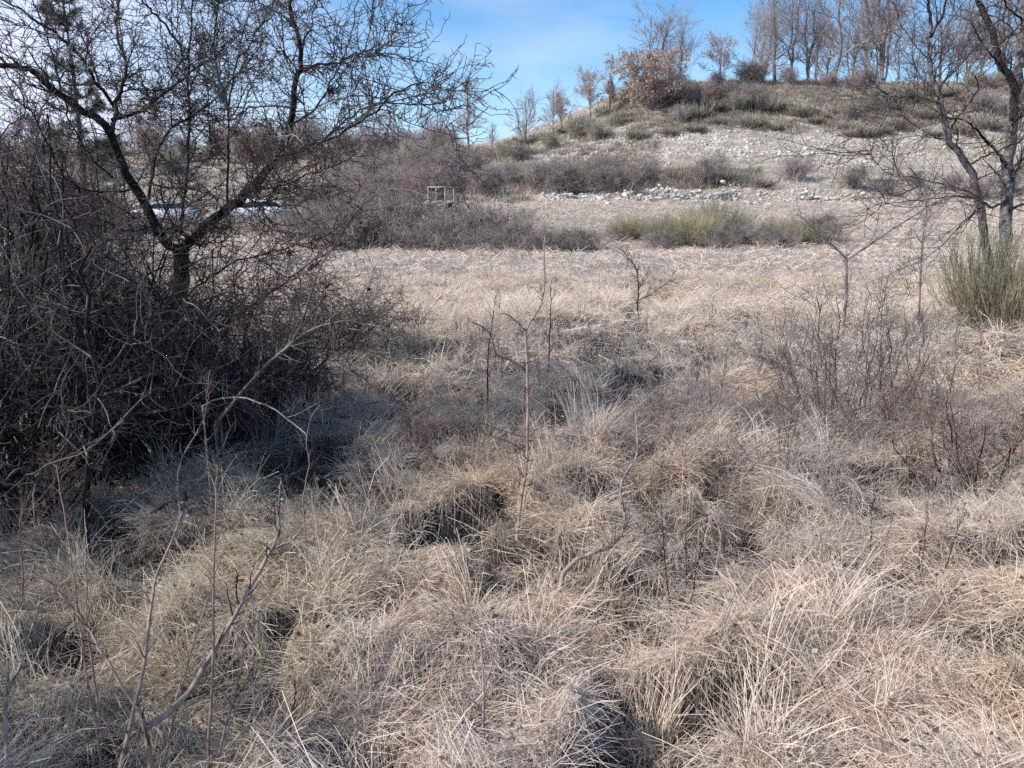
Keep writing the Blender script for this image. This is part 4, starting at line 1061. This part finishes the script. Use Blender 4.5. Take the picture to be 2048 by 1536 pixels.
sapling('pear_sapling', 'crooked sapling with a horizontal elbow right of centre', 'sapling', [
    ([(1113, 1270), (1115, 1240), (1118, 1190), (1132, 1132), (1182, 1107), (1227, 1091), (1246, 1060), (1252, 1041), (1242, 991), (1245, 960), (1266, 927), (1276, 900), (1273, 850), (1271, 811)], 2.9, 3.6, 0.0105, 0.003),
    ([(1276, 900), (1290, 880), (1310, 870), (1350, 873), (1400, 868)], 3.5, 3.4, 0.004, 0.0015),
    ([(1271, 811), (1262, 770), (1230, 780), (1180, 790)], 3.6, 3.5, 0.003, 0.0012)], TWIG_BROWN, CG, tw=80, tl=(0.03, 0.16), tw2=120, twmat=TWIG_GREY, up=0.3)
sapling('dogwood_sapling', 'forked brown sapling at the bottom edge in the middle', 'sapling', [
    ([(968, 1600), (968, 1535), (968, 1377), (964, 1340), (962, 1294), (950, 1280)], 2.0, 2.15, 0.0052, 0.0022),
    ([(969, 1370), (985, 1330), (999, 1286), (1015, 1215), (1032, 1157), (1040, 1130)], 2.05, 2.3, 0.003, 0.0012),
    ([(967, 1425), (945, 1400), (922, 1380)], 2.0, 1.95, 0.002, 0.001)], TWIG_BROWN, CG, tw=18, tw2=6)
sapling('thorn_seedling', 'small bare thorny sapling on the pale grass band right of centre', 'sapling', [
    ([(1277, 640), (1275, 610), (1277, 570), (1272, 535), (1255, 515), (1245, 500)], 9.6, 9.6, 0.010, 0.004),
    ([(1277, 600), (1300, 590), (1320, 575), (1345, 560)], 9.6, 9.4, 0.006, 0.003),
    ([(1276, 585), (1285, 560), (1300, 540)], 9.6, 9.8, 0.006, 0.003)], BARK_DARK, CG, tw=90, tl=(0.08, 0.3), tw2=140)
sapling('thorn_seedling', 'dark spindly seedling left of the centre sapling', 'sapling', [
    ([(975, 740), (978, 690), (985, 640), (992, 590)], 5.6, 5.7, 0.005, 0.002)], BARK_DARK, CG, tw=26, tl=(0.05, 0.16), tw2=20)
sapling('thorn_seedling', 'dark spindly seedling right of the centre sapling top', 'sapling', [
    ([(1098, 700), (1100, 650), (1102, 600), (1100, 575)], 6.6, 6.7, 0.006, 0.002)], BARK_DARK, CG, tw=26, tl=(0.05, 0.2), tw2=20)

# rose and bramble arches with seedheads, right of the tree
AG = 'long arching canes right of the thorn tree'
sapling('wild_rose', 'long pale cane arching high above the hedge with a dark fruit at its tip', 'rose cane', [
    ([(440, 830), (485, 782), (540, 723), (581, 689), (602, 650), (612, 620), (626, 570), (645, 525), (668, 493), (689, 456), (716, 421), (754, 387), (791, 379), (833, 382), (860, 397), (898, 408)], 4.3, 3.5, 0.0075, 0.0016)], TWIG_GREY, AG, tw=60, tl=(0.03, 0.2), tw2=60)
sapling('wild_rose', 'grey cane bending right at the height of the pale grass band', 'rose cane', [
    ([(430, 850), (485, 782), (540, 723), (581, 689), (602, 672), (640, 652), (663, 647), (700, 640), (730, 650), (775, 652)], 4.2, 3.5, 0.008, 0.0018)], TWIG_GREY, AG, tw=60, tl=(0.05, 0.25), tw2=90)
sapling('dead_branch', 'pale bleached cane lying diagonally over the grass, left of centre', 'dead branch', [
    ([(682, 655), (740, 665), (787, 681), (814, 702), (841, 719), (872, 743), (917, 767), (960, 790)], 5.6, 4.6, 0.0045, 0.0025)], TWIG_PALE, AG, tw=16, tl=(0.05, 0.2), tw2=8)
sapling('dead_branch', 'pale bleached branch hooping over the dark hollow below the tree', 'dead branch', [
    ([(405, 812), (430, 800), (461, 795), (496, 797), (547, 819), (581, 843), (605, 862), (615, 876)], 3.7, 3.4, 0.0045, 0.0022), ([(575, 835), (600, 825), (635, 806)], 3.45, 3.4, 0.002, 0.001)], TWIG_PALE, AG, tw=24, tl=(0.03, 0.12), tw2=14)
sapling('bramble_shoot', 'reddish shoot rising from the shadow in front of the thicket', 'bramble shoot', [
    ([(355, 975), (362, 920), (385, 880), (410, 830), (415, 780), (420, 740)], 3.4, 3.6, 0.004, 0.0015)], TWIG_RED, AG, tw=40, tl=(0.05, 0.2), tw2=40)
sapling('bramble_shoot', 'thin red shoot standing in the grass below the pale hooping branch', 'bramble shoot', [
    ([(606, 1000), (612, 960), (618, 920), (612, 880), (625, 830), (640, 810)], 3.1, 3.2, 0.0028, 0.001)], TWIG_RED, AG, tw=22, tl=(0.03, 0.14), tw2=20)
def seedhead(px, py, d, r, lab):
    p = at(px, py, d); t = thing('seedhead', lab, 'seedhead', p, 'dark dried seedheads')
    n = 26
    v, f = stone_geo(rng.normal(0, r * 0.45, (n, 3)), np.full(n, r * 0.45), 1.0)
    obj('head', np_mesh('head', v, f, smooth_sh=False), SEED, t)
    q = np.stack([np.linspace(0, 0.004, 8), np.zeros(8), np.linspace(-0.14, 0, 8)], 1)[None]
    obj('stalk', tubes('stalk', [(q, np.full((1, 8), 0.0009))], 4), TWIG_GREY, t)
for a in [(900, 409, 3.5, 0.010, 'round dark seedhead hanging before the hedge below the pale frame'), (578, 506, 4.6, 0.011, 'dark seedhead beside the branches right of the fork'), (738, 578, 4.2, 0.010, 'dark seedhead alone above the pale grass'),
          (664, 646, 3.6, 0.008, 'dark seedhead at the bend of the grey cane'), (777, 652, 3.5, 0.007, 'dark seedhead at the end of the grey cane'), (659, 182, 4.1, 0.016, 'brown dried fruit cluster high on the right branch of the tree')]:
    seedhead(*a)

# ------------------------------------------------------------------ right-hand side
rt = 10.2
trunkR = [
 limb([(2012, 650), (2008, 560), (2008, 488), (2011, 414), (2016, 352), (2020, 290), (2030, 207), (2036, 150), (2050, 60), (2062, -60)], rt, rt + .2, 0.0910, 0.0550, K=30, wob=0.012),
 limb([(1995, 600), (1975, 500), (1966, 439), (1953, 381), (1941, 339), (1915, 303), (1896, 275), (1886, 232), (1880, 190), (1867, 166), (1860, 130), (1857, 85), (1862, 50)], rt + .25, rt + .6, 0.0624, 0.0275, K=30, wob=0.01)]
limbsR = [
 limb([(2026, 240), (2028, 170), (1998, 124), (1983, 62), (1966, 25), (1953, -10), (1940, -50)], rt, rt + .5, 0.0442, 0.0303),
 limb([(1862, 60), (1858, 20), (1850, -50)], rt + .6, rt + .6, 0.0208, 0.0165),
 limb([(1860, 75), (1875, 50), (1890, 15), (1895, -40)], rt + .6, rt + .4, 0.0156, 0.0110),
 limb([(2012, 330), (1995, 305), (1970, 280), (1955, 262), (1930, 240), (1890, 235)], rt, rt - .6, 0.0208, 0.0066),
 limb([(1942, 328), (1980, 308), (2020, 292), (2060, 270)], rt + .4, rt - .6, 0.0114, 0.0066),
 limb([(1902, 260), (1915, 235), (1940, 205), (1957, 175), (1950, 150)], rt + .5, rt, 0.0130, 0.0055),
 limb([(1886, 210), (1840, 195), (1780, 190), (1740, 160)], rt + .5, rt - .5, 0.0094, 0.0033),
 limb([(1895, 280), (1860, 270), (1810, 235), (1790, 200), (1760, 180), (1740, 158)], rt + .5, rt - .3, 0.0073, 0.0028),
 limb([(1960, 395), (1900, 392), (1850, 400), (1790, 405), (1750, 408)], rt + .2, rt - .8, 0.0094, 0.0028),
 limb([(1950, 390), (1890, 370), (1830, 355), (1780, 350), (1745, 315), (1742, 295)], rt + .2, rt - 1.0, 0.0073, 0.0022),
 limb([(1962, 415), (1945, 430), (1925, 450), (1912, 460)], rt + .2, rt - .4, 0.0104, 0.0033),
 limb([(2014, 400), (1985, 415), (1965, 400), (1955, 380)], rt, rt + .3, 0.0156, 0.0165),
 limb([(2018, 420), (2035, 412), (2070, 400)], rt, rt - .4, 0.0182, 0.0110),
 limb([(2024, 250), (2040, 235), (2070, 220)], rt, rt - .4, 0.0156, 0.0110),
 limb([(2000, 130), (1970, 95), (1955, 70), (1940, 40)], rt + .1, rt - .4, 0.0114, 0.0044),
 limb([(1990, 95), (2030, 60), (2060, 20)], rt + .2, rt - .2, 0.0114, 0.0066),
 limb([(2045, 40), (2020, 20), (2000, -10)], rt, rt - .5, 0.0130, 0.0066),
 limb([(1858, 120), (1830, 90), (1800, 45), (1790, 0)], rt + .6, rt + .2, 0.0073, 0.0028),
 limb([(1868, 160), (1900, 130), (1930, 95), (1945, 60)], rt + .6, rt + .8, 0.0073, 0.0028)]
trunkR = [(p, r * 0.88) for p, r in trunkR]
BR = hit(2008, 612)
wt = thing('walnut_tree', 'twin-stemmed grey-barked bare tree at the right edge behind the broom', 'tree', BR)
obj('trunk', tubes('trunk', [(trunkR[0][0] - BR, trunkR[0][1])], 14), OAK_BARK, wt)
obj('trunk', tubes('trunk', [(trunkR[1][0] - BR, trunkR[1][1])], 12), OAK_BARK, wt)
for p, r in limbsR: obj('limb', tubes('limb', [(p - BR, r)], 8), BARK_DARK, wt)
P, R = cat(trunkR + limbsR)
r1 = grow(P, R, 130, (0.5, 1.5), (0.6, 1.2), K=9, wig=0.14, up=0.2, t0=0.25, rr=(0.15, 0.4), rmin=0.006, rmax=0.014)
r2 = grow(*cat([r1, (P[2:], R[2:])]), 900, (0.2, 0.6), (0.5, 1.2), K=6, wig=0.16, up=0.15, rmin=0.004, rmax=0.007)
r3 = grow(*r2, 2600, (0.06, 0.22), (0.5, 1.3), K=4, wig=0.18, rmin=0.0028, rmax=0.0045)
obj('crown', tubes('crown', [(p - BR, r) for p, r in (r1, r2)], 4), TWIG_DARK, wt)
obj('fine_crown', tubes('fine_crown', [(r3[0] - BR, r3[1])], 3), TWIG_DARK, wt)

# leaning bare branches before the tree
sapling('bare_sapling', 'grey sapling with a long limb slanting up to the right, below the hill foot', 'sapling', [
    ([(1692, 600), (1693, 575), (1693, 545), (1693, 515)], 9.0, 9.0, 0.016, 0.013),
    ([(1693, 520), (1738, 490), (1790, 455), (1830, 430), (1860, 410), (1905, 393)], 9.0, 8.6, 0.013, 0.004),
    ([(1693, 518), (1670, 495), (1640, 470), (1610, 440), (1592, 428)], 9.0, 8.8, 0.010, 0.003),
    ([(1740, 488), (1755, 445), (1757, 425)], 8.9, 8.8, 0.006, 0.003),
    ([(1693, 512), (1730, 480), (1800, 478), (1860, 470)], 9.0, 8.6, 0.006, 0.003)], TWIG_GREY, 'saplings on the right', tw=110, tl=(0.1, 0.4), tw2=200, up=0.2)
sapling('bare_sapling', 'tall thin grey sapling standing right of the slanting-limbed one', 'sapling', [
    ([(1838, 640), (1840, 560), (1845, 480), (1852, 420), (1850, 380), (1820, 335)], 8.4, 8.4, 0.011, 0.004)], TWIG_GREY, 'saplings on the right', tw=110, tl=(0.15, 0.6), tw2=160, up=0.2)

# near broom on the right
def near_broom(px, Y, H, W, n, label, mat=BROOM, dry=0.5):
    p = col_at(px, Y); t = thing('broom_bush', label, 'broom bush', p, 'broom bushes on the right')
    r = 0.0011 * Y ** 0.6
    st = stems_fan(int(n * 0.2), H, W, K=7, r=r * 2.0, base=0.35 * W, wig=0.09, hvar=0.72)
    ch = grow(*st, n, (H * 0.16, H * 0.42), (0.12, 0.5), K=6, wig=0.06, up=0.5, t0=0.35, rmin=r * 0.8, rmax=r * 1.2, lt=0.2)
    ch2 = grow(*ch, n, (H * 0.08, H * 0.22), (0.12, 0.45), K=4, wig=0.06, up=0.5, t0=0.2, rmin=r * 0.7, rmax=r, lt=0.2)
    obj('foliage', tubes('foliage', [ch, ch2], 3), mat, t)
    obj('woody_base', tubes('woody_base', [st], 4), TWIG_BROWN, t)
    d = grow(*st, int(n * dry), (0.1, 0.35), (0.4, 1.2), K=5, wig=0.15, t0=0.05, t1=0.6, rmin=r * 0.7, rmax=r)
    obj('dead_growth', tubes('dead_growth', [d], 3), BROOM_DRY, t)
near_broom(2000, 9.6, 1.25, 0.45, 700, 'yellow-green broom in front of the twin-stemmed tree')
near_broom(2060, 9.0, 1.15, 0.45, 600, 'yellow-green broom cut by the right edge of the photo')
near_broom(1900, 8.6, 0.4, 0.35, 300, 'small low broom left of the tall yellow-green one', BROOM_DULL)

def thorn_bush(px, Y, H, W, n, label, mats=(BARK_DARK, TWIG_DARK), fine=1.0, r=0.007, name='thorn_bush'):
    p = col_at(px, Y); t = thing(name, label, 'thorn shrub', p, 'open thorn shrubs on the right')
    st = stems_fan(n, H, W, K=9, r=r, base=0.3 * W, wig=0.16, curve_=0.8)
    c1 = grow(*st, n * 9, (0.12 * H + 0.05, 0.5 * H), (0.5, 1.2), K=7, wig=0.16, up=0.25, t0=0.1, rr=(0.4, 0.7), rmin=0.0022, rmax=0.004, zig=0.12)
    c2 = grow(*c1, int(n * 40 * fine), (0.04, 0.2), (0.6, 1.3), K=5, wig=0.18, up=0.1, rmin=0.0016, rmax=0.0026, zig=0.14)
    obj('stem_growth', tubes('stem_growth', [st], 5), mats[0], t)
    obj('fine_crown', tubes('fine_crown', [c1, c2], s_list=[4, 3]), mats[1], t)
thorn_bush(1710, 5.3, 1.15, 0.55, 26, 'open dark-twigged thorn shrub standing before the pale grass on the right', (TWIG_DARK, TWIG_GREY), r=0.0045)
thorn_bush(1810, 5.6, 1.15, 0.4, 12, 'upright dark-stemmed thorn shrub beside the open one', (TWIG_DARK, TWIG_GREY), r=0.005)
thorn_bush(1980, 4.7, 0.8, 0.5, 18, 'reddish twiggy shrub at the right edge below the broom', (TWIG_RED, TWIG_RED))
thorn_bush(2050, 4.4, 0.75, 0.45, 16, 'dark twiggy shrub cut by the right edge', (BARK_DARK, TWIG_DARK))
thorn_bush(1930, 5.6, 0.75, 0.45, 14, 'brown-twigged shrub between the broom and the white rocks', (TWIG_BROWN, TWIG_BROWN), fine=0.8)
thorn_bush(1480, 6.9, 0.3, 0.45, 16, 'low dark heathy shrub in the grey grass right of centre', r=0.003)
thorn_bush(1150, 7.6, 0.42, 0.6, 22, 'low dark twiggy shrub just right of the centre sapling', r=0.004)
thorn_bush(900, 7.2, 0.42, 0.6, 22, 'low dark twiggy shrub left of the centre sapling', r=0.004)
thorn_bush(780, 8.0, 0.5, 0.5, 16, 'thin-stemmed shrub in the meadow right of the tree', (TWIG_GREY, TWIG_GREY), r=0.004)
thorn_bush(1250, 5.6, 0.35, 0.5, 14, 'low grey twiggy shrub amid the pale grass right of centre', (TWIG_GREY, TWIG_GREY), r=0.003)
thorn_bush(1420, 4.6, 0.4, 0.5, 12, 'sparse reddish shoots in the grass at mid right', (TWIG_RED, TWIG_BROWN), r=0.003, fine=0.6)
thorn_bush(1620, 4.5, 0.5, 0.5, 12, 'sparse dark shoots in the grass left of the white rocks', (TWIG_BROWN, TWIG_GREY), r=0.003, fine=0.6)
thorn_bush(905, 4.6, 0.35, 0.45, 16, 'reddish bramble tangle in the grass left of the centre sapling', (TWIG_RED, TWIG_RED), r=0.003)
thorn_bush(1000, 20.5, 0.9, 0.7, 9, 'pale-stemmed leafless shrub in front of the hedge', (TWIG_PALE, TWIG_GREY), r=0.012, fine=0.5)

WEED = bark_mat('dry_weed_stem', (0.42, 0.37, 0.33), (0.66, 0.60, 0.53), 6)
WEED_RED = bark_mat('reddish_weed_stem', (0.32, 0.23, 0.20), (0.52, 0.41, 0.36), 6)
# twiggy undergrowth too fine and too many to count
def undergrowth(name, label, n, y0, y1, xmin, H, r, mat, thr=0.45):
    x, y = region(n, y0, y1, 0.8, pw=1.0)
    k = (x > xmin + rng.normal(0, 0.3, n)) & (fbm(N2, x * 0.9 + 77, y * 0.9, 2) + 0.15 * rng.random(n) > thr)
    x, y = x[k], y[k]; n = len(x); K = 6
    P = np.empty((n, K, 3)); h = rng.uniform(0.5, 1, n) * H
    a = rng.uniform(0, 6.28, n); ln = rng.uniform(0, 0.5, n) * h; tt = np.linspace(0, 1, K)[None]
    P[..., 0] = x[:, None] + (np.cos(a) * ln)[:, None] * tt; P[..., 1] = y[:, None] + (np.sin(a) * ln)[:, None] * tt
    P[..., 2] = terrain(x, y)[:, None] + h[:, None] * tt - 0.02
    P[:, 1:] += np.cumsum(rng.normal(0, 0.03 * H, (n, K - 1, 3)), 1)
    R = r * np.linspace(1, 0.5, K)[None] * np.ones((n, 1))
    c1 = grow(P, R, n * 6, (0.15 * H, 0.5 * H), (0.4, 1.1), K=5, wig=0.15, up=0.3, t0=0.15, rmin=r * 0.6, rmax=r)
    c2 = grow(*c1, n * 14, (0.05 * H, 0.2 * H), (0.5, 1.2), K=3, wig=0.15, up=0.2, rmin=r * 0.5, rmax=r * 0.8)
    o = obj(name, tubes(name, [(P, R), c1, c2], 3), mat); tag(o, label, 'undergrowth', kind='stuff')
undergrowth('grey_undergrowth', 'fine grey dry twigs mixed through the meadow grass', 2600, 3.2, 10, -0.8, 0.34, 0.0016, WEED)
undergrowth('reddish_undergrowth', 'fine reddish dry twigs mixed through the grass on the right', 500, 3.0, 8, -0.4, 0.34, 0.0015, WEED_RED, 0.5)
undergrowth('dark_undergrowth', 'dark low heath in the grey band across the middle of the meadow', 900, 6.6, 9.0, -1.3, 0.26, 0.002, TWIG_GREY, 0.42)

# dry upright stalks in the meadow (each its own plant)
def stalk_me(seed):
    st = stems_fan(3, 1.0, 0.12, K=8, r=0.005, base=0.03, wig=0.05, hvar=0.4)
    c = grow(*st, 22, (0.06, 0.22), (0.3, 0.8), K=4, wig=0.1, up=0.4, t0=0.4, rmin=0.0028, rmax=0.004)
    return tubes('stem_growth', [st, c], 3)
PR = []
for k in range(5):
    t = thing('dry_stalk', 'x', 'dry plant', group='thin dry stalks standing in the meadow')
    obj('stem_growth', stalk_me(k), [TWIG_GREY, TWIG_RED, BARK_DARK, TWIG_BROWN, TWIG_GREY][k], t); PR.append(t)
first = [True] * 5
zones = [('thin dry stalk standing in the meadow between the tree and the centre sapling', 700, 1040, 6.0, 10.0, 30), ('thin dry stalk in the meadow behind and right of the centre sapling', 1080, 1300, 5.5, 10, 20),
         ('thin dry stalk in the grass below the pale band on the right', 1400, 1980, 4.5, 9.5, 40), ('thin dry stalk in the near grass right of the crooked sapling', 1300, 2000, 2.6, 4.3, 18),
         ('thin dry stalk in the open meadow before the hedge', 560, 1600, 11, 19, 26)]
for lab, x0, x1, y0, y1, n in zones:
    for i in range(n):
        k = int(rng.integers(5)); Y = rng.uniform(y0, y1); p = col_at(rng.uniform(x0, x1), Y)
        h = rng.uniform(0.35, 0.75) * (0.8 if Y > 10 else 1); s = (h * 0.9, h * 0.9, h)
        if first[k]:
            first[k] = False; t = PR[k]; t.location = [float(v) for v in p]; t.scale = s; t['label'] = lab
        else: dup(PR[k], p, rng.uniform(0, 6.28), s, lab)

# ------------------------------------------------------------------ light
SUN_AZ = math.radians(-114)     # measured from the view direction, negative = left
SUN_EL = math.radians(39)
sd = Vector((math.sin(SUN_AZ) * math.cos(SUN_EL), math.cos(SUN_AZ) * math.cos(SUN_EL), math.sin(SUN_EL)))
su = bpy.data.lights.new('sun', 'SUN'); su.energy = 5.0; su.angle = math.radians(0.5); su.color = (1.0, 0.95, 0.88)
so = bpy.data.objects.new('sun', su); COL.objects.link(so)
so.rotation_euler = sd.to_track_quat('Z', 'Y').to_euler()
w = bpy.data.worlds.new('World'); sc.world = w; w.use_nodes = True
nt = w.node_tree; nt.nodes.clear(); N = nt.nodes; L = nt.links
out = N.new('ShaderNodeOutputWorld'); bg = N.new('ShaderNodeBackground'); bg.inputs[1].default_value = 0.15
sky = N.new('ShaderNodeTexSky'); sky.sky_type = 'NISHITA'; sky.sun_disc = False
sky.sun_elevation = SUN_EL; sky.sun_rotation = SUN_AZ; sky.altitude = 700; sky.air_density = 1.0; sky.dust_density = 0.6; sky.ozone_density = 1.5
tc = N.new('ShaderNodeTexCoord')
sep = N.new('ShaderNodeSeparateXYZ'); L.new(tc.outputs['Generated'], sep.inputs[0])
mp = N.new('ShaderNodeMapping'); mp.inputs['Scale'].default_value = (1.2, 1.2, 4.5); mp.inputs['Location'].default_value = (0.35, 0.2, 0.1)
L.new(tc.outputs['Generated'], mp.inputs[0])
cn = N.new('ShaderNodeTexNoise'); cn.inputs['Scale'].default_value = 1.5; cn.inputs['Detail'].default_value = 7; cn.inputs['Roughness'].default_value = 0.55
L.new(mp.outputs[0], cn.inputs['Vector'])
# cloud veil thickens toward the left and low down
def math_n(op, a, b=None, c=None):
    m = N.new('ShaderNodeMath'); m.operation = op
    for i, v in enumerate((a, b, c)):
        if v is None: continue
        if isinstance(v, (int, float)): m.inputs[i].default_value = v
        else: L.new(v, m.inputs[i])
    return m.outputs[0]
left = N.new('ShaderNodeMapRange'); left.inputs[1].default_value = -0.10; left.inputs[2].default_value = -0.62; left.inputs[3].default_value = 0.0; left.inputs[4].default_value = 0.62
L.new(sep.outputs['X'], left.inputs[0])
low = N.new('ShaderNodeMapRange'); low.inputs[1].default_value = 0.20; low.inputs[2].default_value = 0.03; low.inputs[3].default_value = 0.0; low.inputs[4].default_value = 0.38
L.new(sep.outputs['Z'], low.inputs[0])
nz = N.new('ShaderNodeMapRange'); nz.inputs[1].default_value = 0.50; nz.inputs[2].default_value = 0.75; nz.inputs[3].default_value = 0.0; nz.inputs[4].default_value = 0.6
L.new(cn.outputs[0], nz.inputs[0])
veil = math_n('MINIMUM', math_n('ADD', math_n('ADD', left.outputs[0], low.outputs[0]), nz.outputs[0]), 0.92)
mx = N.new('ShaderNodeMix'); mx.data_type = 'RGBA'; mx.inputs[7].default_value = (6.2, 6.6, 8.2, 1)
tint = N.new('ShaderNodeMix'); tint.data_type = 'RGBA'; tint.blend_type = 'MULTIPLY'; tint.inputs[0].default_value = 1; tint.inputs[7].default_value = (0.60, 0.95, 1.20, 1)
L.new(sky.outputs[0], tint.inputs[6]); L.new(tint.outputs[2], mx.inputs[6]); L.new(veil, mx.inputs[0])
L.new(mx.outputs[2], bg.inputs[0]); L.new(bg.outputs[0], out.inputs[0])

cam = bpy.data.cameras.new('camera'); co = bpy.data.objects.new('camera', cam); COL.objects.link(co)
cam.sensor_width = 36; cam.lens = F / 2048 * 36; cam.clip_end = 3000; cam.clip_start = 0.05
co.location = CAM.tolist(); co.rotation_euler = (PI / 2 - PITCH, 0, 0)
sc.camera = co
sc.view_settings.view_transform = 'Standard'; sc.view_settings.look = 'None'; sc.view_settings.exposure = 0; sc.view_settings.gamma = 1
sc.render.engine = 'CYCLES'
sc.cycles.max_bounces = 5; sc.cycles.diffuse_bounces = 3; sc.cycles.transmission_bounces = 3; sc.cycles.glossy_bounces = 2
sc.cycles.use_denoising = False
